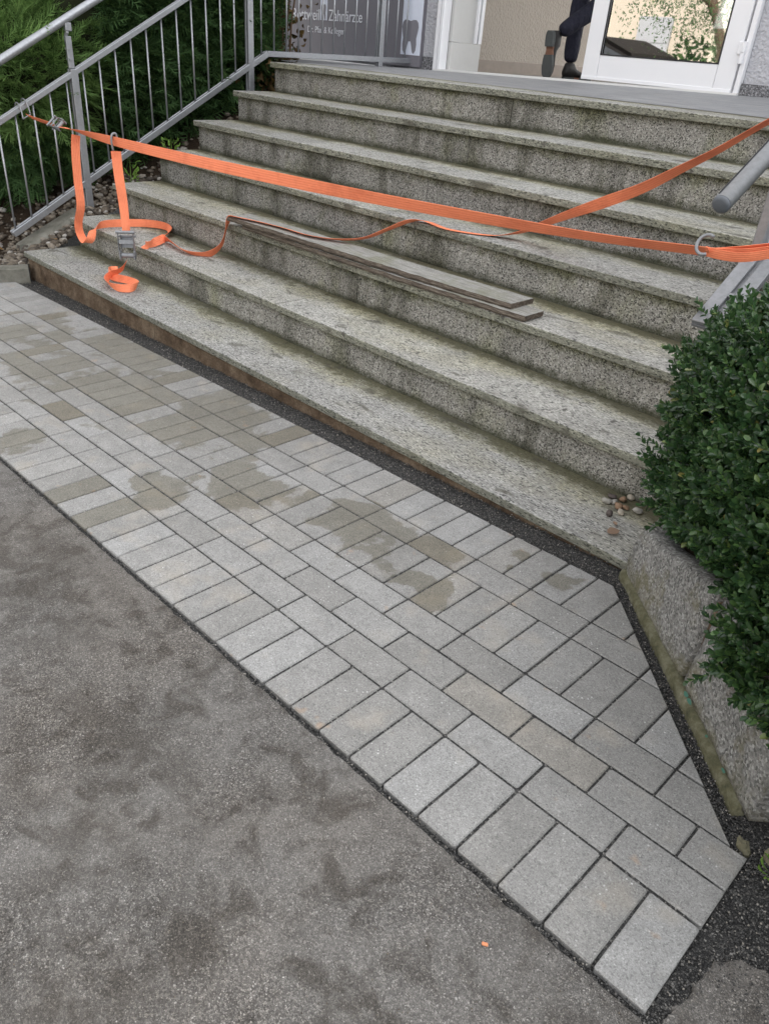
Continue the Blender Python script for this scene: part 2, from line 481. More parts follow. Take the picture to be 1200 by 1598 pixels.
    MAT['box'] = leafmat('boxwood leaf', (.018, .048, .019), (.037, .085, .029), (.072, .140, .040), .33, .5, (.30, .24, .07))
    MAT['conifer'] = leafmat('dark conifer scale leaf', (.026, .062, .024), (.050, .105, .034), (.095, .165, .05), .7, .2)
    MAT['juniper'] = leafmat('bright juniper needle', (.07, .135, .04), (.13, .225, .065), (.21, .33, .105), .7, .2)  # light green shrub; raised albedo also stands in for sun on it
    MAT['copper'] = leafmat('bronze leaf', (.045, .028, .012), (.095, .06, .022), (.19, .125, .035), .6, .3)
    MAT['fern'] = leafmat('fresh green leaf', (.07, .14, .02), (.13, .24, .04), (.22, .33, .07), .6, .3)
    MAT['fallen'] = leafmat('autumn leaf', (.24, .11, .03), (.36, .19, .06), (.40, .28, .10), .8, .2)
    MAT['dead_leaf'] = leafmat('dry brown leaf', (.20, .13, .09), (.26, .18, .13), (.30, .22, .16), .9, .1)
    MAT['inner'] = plain('dark foliage core', (.020, .024, .012), .95, spec=.1, var=.5, scale=40)  # dark fill for the solid cores that block the view through foliage
    MAT['bark'] = plain('brown bark', (.10, .065, .04), .95, var=.4, scale=60)
    t = NT('planting soil', .95, .1)
    P = t.pos()
    t.col(t.ramp(t.noise(P, 30, 6, .7), [(.3, (.018, .013, .009)), (.6, (.045, .032, .022)), (.8, (.09, .065, .045))]))
    t.bump(t.noise(P, 45, 6, .7), 1.0, .02)
    MAT['soil'] = t.m
    t = NT('river pebble', .7, .3)
    P = t.pos()
    c = t.ramp(t.rand_island(), [(0, (.05, .042, .035)), (.35, (.11, .09, .07)), (.65, (.16, .135, .105)), (.85, (.22, .19, .155)), (1, (.40, .385, .36))])
    c = t.mix(1.0, c, t.ramp(t.noise(P, 60, 4, .7), [(.3, .6), (.7, 1.25)]), 'MULTIPLY')
    t.col(c); t.bump(t.noise(P, 120, 4), .3, .004)
    MAT['pebble'] = t.m
    def pebble(name, c):
        return plain(name, c, .75, var=.35, scale=70)
    MAT['peb_brown'] = pebble('brown pebble', (.21, .135, .085))
    MAT['peb_grey'] = pebble('grey pebble', (.27, .26, .235))
    MAT['peb_pale'] = pebble('pale pebble', (.36, .32, .26))
    MAT['peb_moss'] = pebble('mossy stone', (.14, .13, .085))
    MAT['peb_dark'] = pebble('dark pebble', (.075, .06, .055))
    MAT['orange_chip'] = plain('orange chip', (.55, .22, .11), .8)

    # person ------------------------------------------------------------------
    t = NT('navy work cloth', .9, .2)
    P = t.pos()
    t.col(t.mix(t.noise(P, 14, 4), (.012, .013, .022), (.026, .027, .042)))
    t.bump(t.noise(t.mapped(P, (1, 1, .45)), 22, 3, .5), .9, .03)
    MAT['navy'] = t.m
    MAT['jacket'] = plain('dark grey work jacket', (.05, .052, .06), .9)
    MAT['skin'] = plain('skin', (.50, .30, .215), .55, var=.05)
    MAT['boot'] = plain('black boot leather', (.014, .013, .013), .55)
    MAT['sole'] = plain('grey rubber sole', (.062, .068, .068), .8, var=.2)
    MAT['sole_mid'] = plain('brown worn sole arch', (.17, .085, .055), .8, var=.2)
    MAT['hair'] = plain('dark brown hair', (.035, .022, .015), .7, var=.4, scale=90)

    # opposite side of the street ------------------------------------------------
    MAT['cream'] = plain('cream facade', (.50, .43, .335), .95, var=.05, scale=2)
    MAT['garage'] = plain('pale garage door', (.36, .36, .36), .6, var=.03)
    MAT['roof'] = plain('brown roof tile', (.16, .08, .055), .9, var=.3)
    MAT['car_paint'] = plain('dark brown car paint', (.018, .015, .013), .65, spec=.2, var=.05)
    MAT['car_glass'] = plain('dark car glass', (.015, .017, .02), .08, spec=.7, var=.0)
    MAT['tyre'] = plain('tyre rubber', (.02, .02, .02), .9)
    MAT['wood'] = plain('weathered wood', (.16, .11, .07), .9, var=.3)
build_materials()

# ------------------------------------------------------------------ geometry helpers
class Geo:
    def __init__(s):
        s.v, s.f, s.mi, s.uv = [], [], [], None
    def add(s, vs, fs, mi=0):
        o = len(s.v)
        s.v.extend(Vector(p) for p in vs)
        s.f.extend(tuple(i + o for i in f) for f in fs)
        s.mi.extend([mi] * len(fs))
        return s
    def box(s, c, size, ch=0.0, R=None, mi=0):
        c = Vector(c); hx, hy, hz = (x / 2 for x in size)
        if ch <= 0:
            vs = [Vector((sx * hx, sy * hy, sz * hz)) for sz in (-1, 1) for sy in (-1, 1) for sx in (-1, 1)]
            fs = [(0, 2, 3, 1), (4, 5, 7, 6), (0, 1, 5, 4), (2, 6, 7, 3), (0, 4, 6, 2), (1, 3, 7, 5)]
        else:
            vs, idx = [], {}
            for sx in (-1, 1):
                for sy in (-1, 1):
                    for sz in (-1, 1):
                        for ax in range(3):
                            p = [sx * (hx - ch), sy * (hy - ch), sz * (hz - ch)]
                            p[ax] = (sx * hx, sy * hy, sz * hz)[ax]
                            idx[(sx, sy, sz, ax)] = len(vs); vs.append(Vector(p))
            fs = []
            for ax in range(3):
                a, b = [i for i in range(3) if i != ax]
                for sg in (-1, 1):
                    q = []
                    for (sa, sb) in ((-1, -1), (1, -1), (1, 1), (-1, 1)):
                        k = [0, 0, 0]; k[ax] = sg; k[a] = sa; k[b] = sb
                        q.append(idx[(*k, ax)])
                    fs.append(tuple(q))
            for ax in range(3):
                a, b = [i for i in range(3) if i != ax]
                for sa in (-1, 1):
                    for sb in (-1, 1):
                        k1 = [0, 0, 0]; k1[a] = sa; k1[b] = sb
                        k2 = list(k1); k1[ax] = -1; k2[ax] = 1
                        fs.append((idx[(*k1, a)], idx[(*k2, a)], idx[(*k2, b)], idx[(*k1, b)]))
            for sx in (-1, 1):
                for sy in (-1, 1):
                    for sz in (-1, 1):
                        fs.append(tuple(idx[(sx, sy, sz, i)] for i in range(3)))
        if R is not None:
            vs = [R @ p for p in vs]
        return s.add([p + c for p in vs], fs, mi)
    def bar(s, p0, p1, w, h, up=(0, 0, 1), ch=.002, mi=0):
        p0, p1 = Vector(p0), Vector(p1)
        x = (p1 - p0); L = x.length; x /= L
        y = Vector(up).cross(x).normalized(); z = x.cross(y)
        R = Matrix((x, y, z)).transposed()
        return s.box((p0 + p1) / 2, (L, w, h), ch, R, mi)
    def tube(s, pts, r, n=12, cap=True, mi=0):
        pts = [Vector(p) for p in pts]
        rs = r if hasattr(r, '__len__') else [r] * len(pts)
        tang = []
        for i in range(len(pts)):
            a = pts[max(0, i - 1)]; b = pts[min(len(pts) - 1, i + 1)]
            tang.append((b - a).normalized())
        nrm = tang[0].orthogonal().normalized()
        vs, fs = [], []
        for i, p in enumerate(pts):
            nrm = (nrm - tang[i] * nrm.dot(tang[i])).normalized()
            bi = tang[i].cross(nrm)
            for k in range(n):
                a = 2 * PI * k / n
                vs.append(p + (nrm * math.cos(a) + bi * math.sin(a)) * rs[i])
        for i in range(len(pts) - 1):
            for k in range(n):
                k2 = (k + 1) % n
                fs.append((i * n + k, i * n + k2, (i + 1) * n + k2, (i + 1) * n + k))
        if cap:
            fs.append(tuple(range(n - 1, -1, -1)))
            fs.append(tuple((len(pts) - 1) * n + k for k in range(n)))
        return s.add(vs, fs, mi)
    def prism(s, poly, z0, z1, ch=0.0, mi=0):
        """poly: counter-clockwise (x, y) list; flat top with a chamfer of width ch"""
        n = len(poly)
        pts = [Vector((p[0], p[1])) for p in poly]
        ins = []
        for i in range(n):
            a, b, c = pts[i - 1], pts[i], pts[(i + 1) % n]
            d1 = (b - a).normalized(); d2 = (c - b).normalized()
            n1 = Vector((-d1.y, d1.x)); n2 = Vector((-d2.y, d2.x))
            k = n1 + n2
            q = k / max(.35, (1 + n1.dot(n2)))
            ins.append(b + q * ch)
        vs = [(p.x, p.y, z0) for p in pts] + [(p.x, p.y, z1 - ch) for p in pts] + [(p.x, p.y, z1) for p in ins]
        fs = [tuple(range(n - 1, -1, -1)), tuple(2 * n + i for i in range(n))]
        for lv in (0, 1):
            for i in range(n):
                j = (i + 1) % n
                fs.append((lv * n + i, lv * n + j, (lv + 1) * n + j, (lv + 1) * n + i))
        return s.add(vs, fs, mi)
    def stone(s, c, r, seed=0, sub=1, mi=0, flat=1.0):
        vs, fs = ICO[sub]
        R = Euler((random.uniform(-.4, .4), random.uniform(-.4, .4), random.uniform(0, 6.3))).to_matrix()
        off = Vector((seed * 3.17, seed * 1.7, seed * .73))
        out = []
        for p in vs:
            k = 1 + .28 * noise.noise(p * 1.3 + off)
            out.append(R @ Vector((p.x * r[0] * k, p.y * r[1] * k, p.z * r[2] * k)) + Vector(c))
        return s.add(out, fs, mi)
    def mesh(s, name, mats, smooth=False):
        me = bpy.data.meshes.new(name)
        me.from_pydata([tuple(p) for p in s.v], [], s.f)
        for m in (mats if isinstance(mats, (list, tuple)) else [mats]):
            me.materials.append(m)
        if any(s.mi):
            me.polygons.foreach_set('material_index', s.mi)
        if smooth:
            me.polygons.foreach_set('use_smooth', [True] * len(me.polygons))
        if s.uv is not None:
            ul = me.uv_layers.new(name='UVMap')
            for li, lp in enumerate(me.loops):
                ul.data[li].uv = s.uv[lp.vertex_index]
        me.update()
        return me

def ico(sub):
    import bmesh
    bm = bmesh.new()
    bmesh.ops.create_icosphere(bm, subdivisions=sub, radius=1)
    bm.verts.index_update()
    r = ([v.co.copy() for v in bm.verts], [tuple(v.index for v in f.verts) for f in bm.faces])
    bm.free()
    return r
ICO = {1: ico(1), 2: ico(2), 3: ico(3)}
ICO[0] = ([Vector(p) for p in ((1, 0, 0), (-1, 0, 0), (0, 1, 0), (0, -1, 0), (0, 0, 1), (0, 0, -1))],
          [(0, 2, 4), (2, 1, 4), (1, 3, 4), (3, 0, 4), (2, 0, 5), (1, 2, 5), (3, 1, 5), (0, 3, 5)])

def props(o, label=None, cat=None, group=None, kind=None):
    if label: o['label'] = label
    if cat: o['category'] = cat
    if group: o['group'] = group
    if kind: o['kind'] = kind
    return o
def empty(name, loc, label=None, cat=None, group=None, kind=None):
    o = bpy.data.objects.new(name, None)
    o.empty_display_size = .1
    COL.objects.link(o)
    o.location = loc
    return props(o, label, cat, group, kind)
def wloc(o):
    p = Vector(o.location)
    while o.parent:
        o = o.parent; p += Vector(o.location)
    return p
def put(name, geo, mats, parent=None, origin=None, smooth=False, **kw):
    """link a Geo given in world coordinates as one object"""
    org = Vector(origin) if origin is not None else (wloc(parent) if parent else Vector((0, 0, 0)))
    for i, p in enumerate(geo.v):
        geo.v[i] = p - org
    o = bpy.data.objects.new(name, geo.mesh(name, mats, smooth))
    COL.objects.link(o)
    if parent:
        o.parent = parent
        o.location = org - wloc(parent)
    else:
        o.location = org
    return props(o, **kw)
def catmull(pts, n=8):
    pts = [Vector(p) for p in pts]
    out = []
    for i in range(len(pts) - 1):
        p0 = pts[max(0, i - 1)]; p1 = pts[i]; p2 = pts[i + 1]; p3 = pts[min(len(pts) - 1, i + 2)]
        for k in range(n):
            t = k / n
            out.append(.5 * ((2 * p1) + (p2 - p0) * t + (2 * p0 - 5 * p1 + 4 * p2 - p3) * t * t + (3 * p1 - p0 - 3 * p2 + p3) * t ** 3))
    out.append(pts[-1])
    return out
def ribbon(geo, pts, wv, width=.05, th=.0024, n=8):
    """strap through pts; wv: across-direction at each point"""
    P = catmull(pts, n)
    W = catmull([Vector(x).normalized() for x in wv], n)
    base = len(geo.v)
    if geo.uv is None: geo.uv = []
    L = 0
    N = len(P)
    vs, fs = [], []
    for i in range(N):
        t = (P[min(N - 1, i + 1)] - P[max(0, i - 1)]).normalized()
        a = W[i] - t * W[i].dot(t)
        a = a.normalized() if a.length > 1e-5 else t.orthogonal().normalized()
        nn = t.cross(a)
        if i: L += (P[i] - P[i - 1]).length
        row = []
        for k in range(5):
            row.append((k / 4 - .5, .5)); 
        for k in range(5):
            row.append((.5 - k / 4, -.5))
        for (aa, bb) in row:
            vs.append(P[i] + a * aa * width + nn * bb * th * (1 - .5 * (abs(aa) > .49)))
            geo.uv.append((L, aa + .5))
    m = 10
    for i in range(N - 1):
        for k in range(m):
            k2 = (k + 1) % m
            fs.append((i * m + k, i * m + k2, (i + 1) * m + k2, (i + 1) * m + k))
    fs.append(tuple(range(m - 1, -1, -1))); fs.append(tuple((N - 1) * m + k for k in range(m)))
    return geo.add(vs, fs)
def clip(poly, p, nrm):
    """keep the side of the line through p where (q - p).nrm <= 0"""
    out = []
    for i in range(len(poly)):
        a, b = poly[i - 1], poly[i]
        da = (a[0] - p[0]) * nrm[0] + (a[1] - p[1]) * nrm[1]
        db = (b[0] - p[0]) * nrm[0] + (b[1] - p[1]) * nrm[1]
        if (da <= 0) != (db <= 0):
            t = da / (da - db)
            out.append((a[0] + (b[0] - a[0]) * t, a[1] + (b[1] - a[1]) * t))
        if db <= 0:
            out.append(b)
    return out
def area(poly):
    return .5 * sum(poly[i - 1][0] * poly[i][1] - poly[i][0] * poly[i - 1][1] for i in range(len(poly)))

# ================================================================== ground, street, paving
def rot_obj(o):
    o.matrix_world = Matrix.Translation(PT) @ PR.to_4x4()
g = Geo()
g.add([(-90, -90, -.075), (90, -90, -.075), (90, 90, -.075), (-90, 90, -.075)], [(0, 1, 2, 3)])
o = bpy.data.objects.new('ground', g.mesh('ground', MAT['split'])); COL.objects.link(o); rot_obj(o)
props(o, 'dark gritty subsoil under the street and the paving', kind='structure')

# asphalt: irregular broken edge along the paving and round its right-hand end
edge = []
x = -9.0
while x < 0.0:
    edge.append((x, -.010 - .006 * abs(noise.noise(Vector((x * 9, 3, 0)))) - .010 * max(0, noise.noise(Vector((x * 31, 7, 1))))))
    x += .022
edge += [(.016, -.03), (.028, .015), (.028, .06), (.032, .10), (.041, .15), (.060, .195), (.10, .215), (.16, .21), (.25, .235), (.4, .23), (.6, .26), (1.0, .25), (3, .25), (60, .25)]
edge2 = []
for i, (a, b) in enumerate(edge):
    if a > .02 and i + 1 < len(edge) and a < 1:
        c, d = edge[i + 1]
        for k in range(9):
            q = k / 9
            px_, py_ = a + (c - a) * q, b + (d - b) * q
            edge2.append((px_ + .008 * noise.noise(Vector((px_ * 90, py_ * 90, 2))) + .010 * noise.noise(Vector((px_ * 30, py_ * 30, 5))), py_ + .008 * noise.noise(Vector((px_ * 90, py_ * 90, 9))) + .012 * noise.noise(Vector((px_ * 30, py_ * 30, 7)))))
    else:
        edge2.append((a, b))
poly = [(-60, -60), (60, -60)] + edge2[::-1] + [(-60, -.012)]
g = Geo(); g.prism(poly, -.06, -.003, .003)
o = bpy.data.objects.new('street', g.mesh('street', MAT['asphalt'])); COL.objects.link(o); rot_obj(o)
props(o, 'worn grey asphalt street with dark oily patches', kind='structure')

# bedding of dark split under and round the pavers
g = Geo()
nx, ny = 190, 44
x0, x1, v0, v1 = -5.0, .62, -.05, 1.135
vs = []
for j in range(ny + 1):
    for i in range(nx + 1):
        xx = x0 + (x1 - x0) * i / nx; vv = v0 + (v1 - v0) * j / ny
        inside = .004 < vv < .995 and xx < -.004 and (xx + .686) * .70 + (vv - 1.022) * .717 < 0
        z = -.0030 if inside else -.014 + .006 * noise.noise(Vector((xx * 22, vv * 22, 0))) + .003 * noise.noise(Vector((xx * 70, vv * 70, 4)))
        vs.append((xx, vv, z))
fs = []
for j in range(ny):
    for i in range(nx):
        a = j * (nx + 1) + i
        fs.append((a, a + 1, a + nx + 2, a + nx + 1))
g.add(vs, fs)
paving = bpy.data.objects.new('pavement', g.mesh('pavement', MAT['split'], True)); COL.objects.link(paving); rot_obj(paving)
props(paving, 'newly laid strip of grey concrete block paving along the foot of the steps', kind='structure')

CUT_P, CUT_N = (-.664, 1.013), (.698, .716)
KERB_P, KERB_N = (-4.812, 1.09), (-.92, .36)
JW = .0052
full_meshes = []
for k in range(6):
    g = Geo()
    a, b = (.2 - JW) / 2, (.1 - JW) / 2
    rr = random.Random(k)
    pl = []
    for cx, cy in ((-a, -b), (a, -b), (a, b), (-a, b)):
        e = rr.uniform(.002, .0045)
        sx, sy = (1 if cx > 0 else -1), (1 if cy > 0 else -1)
        p1 = (cx - sx * e, cy); p2 = (cx, cy - sy * e)
        pl += [p1, p2] if sx * sy < 0 else [p2, p1]
    if area(pl) < 0: pl = pl[::-1]
    g.prism(pl, -.055, 0, .0028)
    full_meshes.append(g.mesh('paver', MAT['paver']))
def lay(u0, u1, v0, v1):
    """one block over u0..u1 (measured leftwards) and v0..v1"""
    pl = [(-u1 + JW / 2, v0 + JW / 2), (-u0 - JW / 2, v0 + JW / 2), (-u0 - JW / 2, v1 - JW / 2), (-u1 + JW / 2, v1 - JW / 2)]
    q = clip(pl, KERB_P, KERB_N)
    if v1 > .405: q = clip(q, CUT_P, CUT_N)
    if len(q) < 3 or area(q) < .0008:
        return
    w, h = u1 - u0, v1 - v0
    cx, cy = -(u0 + u1) / 2, (v0 + v1) / 2
    whole = abs(area(q) - area(pl)) < 1e-7
    if whole and abs(w * h - .02) < 1e-6:
        o = bpy.data.objects.new('paver', random.choice(full_meshes))
        rz = 0 if w > h else PI / 2
        if random.random() < .5: rz += PI
    else:
        g = Geo(); g.prism([(p[0] - cx, p[1] - cy) for p in q], -.055, 0, .0028)
        o = bpy.data.objects.new('paver', g.mesh('paver', MAT['paver']))
        rz = 0
    COL.objects.link(o)
    o.parent = paving
    if v1 < .21 and round(u0 * 10) in WET_EDGE:
        o.data = o.data.copy(); o.data.materials[0] = MAT['paver_wet']
        o['label'] = 'paver still dark with water at the asphalt edge'
    o.location = (cx + random.gauss(0, .0004), cy + random.gauss(0, .0004), abs(random.gauss(0, .0005)))
    o.rotation_euler = (random.gauss(0, .0022), random.gauss(0, .0022), rz + random.gauss(0, .0035))
UMAX = 5.0
WET_EDGE = (19, 21)
for i in range(int(UMAX * 10)):
    lay(i * .1, i * .1 + .1, 0, .2)
    lay(i * .1, i * .1 + .1, .5, .7)
    lay(i * .1, i * .1 + .1, .8, 1.0)
lay(0, .1, .3, .4)
for i in range(int(UMAX * 5)):
    lay(i * .2, i * .2 + .2, .2, .3)
    lay(i * .2 + .1, i * .2 + .3, .3, .4)
    lay(i * .2, i * .2 + .2, .4, .5)
    lay(i * .2, i * .2 + .2, .7, .8)

# ------------------------------------------------------------------ many small meshes joined with numpy
def join(name, temps, xf, mats, parent=None, smooth=False, **kw):
    """temps: list of (verts n*3, tris m*3, material index m); xf: list of (template index, 4x4 matrix)"""
    VV, FF, MI = [], [], []
    off = 0
    by = {}
    for t, m in xf:
        by.setdefault(t, []).append(np.array(m))
    for t, ms in by.items():
        v, f, mi = temps[t]
        A = np.stack(ms)
        w = np.einsum('nij,kj->nki', A[:, :3, :3], v) + A[:, None, :3, 3]
        n = len(ms)
        VV.append(w.reshape(-1, 3))
        FF.append((f[None] + (np.arange(n) * len(v))[:, None, None] + off).reshape(-1, 3))
        MI.append(np.tile(mi, n))
        off += n * len(v)
    V, F, MI = np.concatenate(VV), np.concatenate(FF), np.concatenate(MI)
    me = bpy.data.meshes.new(name)
    me.vertices.add(len(V)); me.vertices.foreach_set('co', V.astype(np.float32).ravel())
    me.loops.add(len(F) * 3); me.loops.foreach_set('vertex_index', F.astype(np.int32).ravel())
    me.polygons.add(len(F)); me.polygons.foreach_set('loop_start', np.arange(0, len(F) * 3, 3, dtype=np.int32))
    me.polygons.foreach_set('material_index', MI.astype(np.int32))
    if smooth: me.polygons.foreach_set('use_smooth', np.ones(len(F), dtype=bool))
    for m in mats: me.materials.append(m)
    me.update(calc_edges=True); me.validate()
    o = bpy.data.objects.new(name, me); COL.objects.link(o)
    if parent:
        o.parent = parent
        o.location = -wloc(parent)
    return props(o, **kw)
def rmat():
    q = rng.normal(size=4); q /= np.linalg.norm(q)
    a, b, c, d = q
    return np.array([[1 - 2 * (c * c + d * d), 2 * (b * c - a * d), 2 * (b * d + a * c)],
                     [2 * (b * c + a * d), 1 - 2 * (b * b + d * d), 2 * (c * d - a * b)],
                     [2 * (b * d - a * c), 2 * (c * d + a * b), 1 - 2 * (b * b + c * c)]])
def xform(R, s, p):
    m = np.eye(4); m[:3, :3] = R * s; m[:3, 3] = p
    return m
def frame(d, roll=None):
    """rotation whose y axis is d"""
    d = np.array(d, float); d /= np.linalg.norm(d)
    a = np.array([0, 0, 1.]) if abs(d[2]) < .95 else np.array([1., 0, 0])
    x = np.cross(d, a); x /= np.linalg.norm(x); z = np.cross(x, d)
    r = rng.uniform(0, 2 * PI) if roll is None else roll
    x2 = x * math.cos(r) + z * math.sin(r); z2 = -x * math.sin(r) + z * math.cos(r)
    return np.stack([x2, d, z2], 1)
def tmpl(v, f, mi=0):
    v = np.array(v, float); f = np.array(f, int)
    return (v, f, np.full(len(f), mi) if not hasattr(mi, '__len__') else np.array(mi))

# loose grains of the dark split
temps = []
for k in range(6):
    v = np.array(ICO[0][0]) * rng.uniform(.55, 1.1, (6, 1))
    temps.append(tmpl(v, ICO[0][1]))
xf = []
def grains(n, fn, smin=.0013, smax=.0034, z=-.011):
    for _ in range(n):
        x, v = fn()
        s = rng.uniform(smin, smax)
        p = pav(x, v, z + rng.uniform(0, .004))
        xf.append((int(rng.integers(6)), xform(rmat(), s, p)))
grains(15000, lambda: (rng.uniform(-4.85, -.66), rng.uniform(1.0, 1.128)))
def along_cut():
    t = rng.uniform(-.03, .93)
    k = rng.uniform(.002, .075)
    return (-.672 + t * .716 + k * .698, 1.005 - t * .698 + k * .716)
grains(5200, along_cut)
def patch():
    while True:
        x, v = rng.uniform(.0, .58), rng.uniform(-.04, .50)
        lim = .20 + .03 * math.sin(x * 20)
        if (x < .034 and v < .15) or v > lim or rng.random() < .12:
            return x, v
grains(5200, patch)
grains(2600, lambda: (rng.uniform(-4.6, .03), rng.uniform(-.018, .001)), z=-.008)
grains(1300, lambda: (rng.uniform(.03, .4), rng.normal(.16, .07)), .001, .0026, -.003)
grains(900, lambda: (rng.uniform(-4.6, .3), -.02 - abs(rng.normal(0, .06))), .001, .002, -.003)
xf_dark, xf = xf, []
def onstreet():
    while True:
        x, v = rng.uniform(-3.4, .55), -abs(rng.normal(0, .55)) - .03
        if v > -1.5: return x, v
grains(2600, onstreet, .0008, .0022, -.003)
join('loose_grit', temps, xf, [MAT['pebble']], label='loose grit scattered on the asphalt along the paving', kind='stuff')
xf = xf_dark
join('dark_gravel', temps, xf, [MAT['grain']], label='fine dark split gravel filling the gap round the new paving', kind='stuff')

# kerb at the far left end of the paving
kr = empty('kerb_stone', pav(-4.83, 1.08, 0), 'low mossy concrete kerb at the far left end of the paving', 'kerb')
d = Vector((-.36, -.93)).normalized(); nrm = Vector((-.93, .36)).normalized()
p0 = Vector((-4.812, 1.075))
for (ta, tb) in ((0, .5), (.506, 1.02)):
    g = Geo()
    N = 14
    prof = [(.0, -.1), (.002, .075), (.012, .088), (.068, .09), (.08, .08), (.082, -.1)]
    vs, fs = [], []
    for i in range(N + 1):
        t = ta + (tb - ta) * i / N
        for (k, z) in prof:
            q = p0 + d * t + nrm * k
            b = pav(q.x, q.y, 0)
            b.z += z + .004 * noise.noise(Vector((t * 25, k * 40, z * 20)))
            vs.append(b)
    m = len(prof)
    for i in range(N):
        for k in range(m):
            k2 = (k + 1) % m
            fs.append((i * m + k, (i + 1) * m + k, (i + 1) * m + k2, i * m + k2))
    fs.append(tuple(range(m))); fs.append(tuple(N * m + k for k in range(m - 1, -1, -1)))
    g.add(vs, fs)
    put('kerb_piece', g, MAT['kerb'], kr)

# ================================================================== flight of steps
st = empty('granite_steps', (XL, NV[0], 0), 'broad flight of seven mossy granite steps leading up to the entrance', 'staircase')
JT = [[-2.718], [-3.457, -2.794], [-2.783], [-2.768], [-3.771, -2.788], [-2.79], [-2.796]]
JR = [[-3.4, -2.1], [-3.05], [-2.60], [-2.77], [-2.775], [-2.80], [-2.79]]
def bounds(js):
    xs = [XL] + sorted(js) + [XR]
    return [(a + .0019, b - .0019) for a, b in zip(xs[:-1], xs[1:])]
def slab(x0, x1, prof, seed, rough=.0006, chip=.0035):
    """prof: closed list of (y, z, wobble 0/1) going round; extruded along x in short lengths"""
    g = Geo()
    N = max(4, int((x1 - x0) / .028))
    m = len(prof)
    vs, fs = [], []
    for i in range(N + 1):
        x = x0 + (x1 - x0) * i / N
        for k, (y, z, wb) in enumerate(prof):
            if wb:
                a = noise.noise(Vector((x * 30, y * 40 + seed, z * 40)))
                b = noise.noise(Vector((x * 9, y * 11 + seed * 2, z * 30 + 5)))
                c = max(0, noise.noise(Vector((x * 17 + seed * 5, 3.3, z * 9))) - .42) * chip * 6 if wb == 2 else 0
                y2 = y + rough * (a + b) * (1 if wb < 3 else .4) + c
                z2 = z + (rough * .6 * a if wb < 3 else 0) - (c * .7 if wb == 2 else 0)
                vs.append((x, y2, z2))
            else:
                vs.append((x, y, z))
    for i in range(N):
        for k in range(m):
            k2 = (k + 1) % m
            fs.append((i * m + k, i * m + k2, (i + 1) * m + k2, (i + 1) * m + k))
    fs.append(tuple(range(m - 1, -1, -1))); fs.append(tuple(N * m + k for k in range(m)))
    g.add(vs, fs)
    return g
for i in range(7):
    y0, z1 = NV[i], NH[i]
    y1 = (NV[i + 1] + OV + .028) if i < 6 else y0 + .36
    for j, (a, b) in enumerate(bounds(JT[i])):
        prof = [(y1, z1 - TH, 0), (y1, z1, 0), (y0 + .02, z1, 0), (y0 + .0035, z1, 1), (y0, z1 - .0035, 2), (y0, z1 - TH * .5, 1), (y0 + .001, z1 - TH + .003, 1), (y0 + .004, z1 - TH, 1)]
        g = slab(a, b, prof[::-1], i * 7 + j)
        dz = random.gauss(0, .0006)
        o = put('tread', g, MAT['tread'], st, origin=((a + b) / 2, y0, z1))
        o.location.z += dz
    zb = NH[i - 1] + .0006 if i else -.22
    yr = y0 + (OV if i else .014)
    zt = z1 - TH - .0006
    for j, (a, b) in enumerate(bounds(JR[i])):
        a2 = a + (.012 if a < XL + .1 else 0)
        zz = [zb + (zt - zb) * k / 5 for k in range(6)]
        prof = [(yr + .05, zb, 0)] + [(yr, z, 1) for z in zz] + [(yr + .05, zt, 0)]
        g = slab(a2, b, prof, 100 + i * 7 + j, .0014 if i else .004)
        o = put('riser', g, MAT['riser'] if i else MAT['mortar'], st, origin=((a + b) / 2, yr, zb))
        if i == 0: o['label'] = 'raw brown mortar face under the lowest tread'
    g = Geo()
    yb = NV[i + 1] + OV if i < 6 else 3.3
    g.box(((XL + XR) / 2 + .03, (yr + .05 + yb + .05) / 2, (zt - .35) / 2 + .0 if i == 0 else (zb - .3 + zt) / 2), (XR - XL - .1, yb - yr, (zt + .35) if i == 0 else (zt - zb + .3)), 0)
    put('step_core', g, MAT['kerb'], st)

# landing behind the top tread: rises a little towards the right
def land_z(x, y):
    t = max(0, min(1, (y - 2.28) / (3.6 - 2.28)))
    return NH[6] + ((1.185 + .0168 * x) - NH[6]) * t
g = Geo()
nx, ny = 24, 10
vs, fs = [], []
for j in range(ny + 1):
    for i in range(nx + 1):
        x = -8.2 + 10.2 * i / nx; y = NV[6] + .362 + (3.62 - NV[6] - .362) * j / ny
        vs.append((x, y, land_z(x, y)))
for j in range(ny):
    for i in range(nx):
        a = j * (nx + 1) + i
        fs.append((a, a + 1, a + nx + 2, a + nx + 1))
g.add(vs, fs)
put('landing_floor', g, MAT['landing'], label='worn grey stone landing between the top step and the door', kind='structure')

# ================================================================== building
bld = empty('building', (-3.4, WALL_Y, 1.1), 'white rendered building with the entrance at the top of the steps', 'building')
def bx(name, x0, x1, y0, y1, z0, z1, mat, parent=bld, ch=0.0, **kw):
    g = Geo(); g.box(((x0 + x1) / 2, (y0 + y1) / 2, (z0 + z1) / 2), (x1 - x0, y1 - y0, z1 - z0), ch)
    return put(name, g, mat, parent, **kw)
bx('wall', -12, -4.878, 3.60, 3.9, 1.0, 7, MAT['plaster'])
bx('wall', -2.258, 9, 3.60, 3.9, 1.0, 7, MAT['plaster'])
bx('wall', -4.876, -2.26, 3.60, 3.9, 3.32, 7, MAT['plaster'])
bx('plinth', -5.02, -4.885, 3.586, 3.599, 1.05, 1.195, MAT['plinth'])
bx('plinth', -2.256, 9, 3.580, 3.599, 1.09, 1.212, MAT['plinth'])
bx('sill', -8.6, -5.06, 3.50, 3.598, 1.02, 1.094, MAT['ledge'], ch=.004)
bx('sill', -8.6, -5.3, 3.42, 3.497, .99, 1.072, MAT['ledge'], ch=.004)
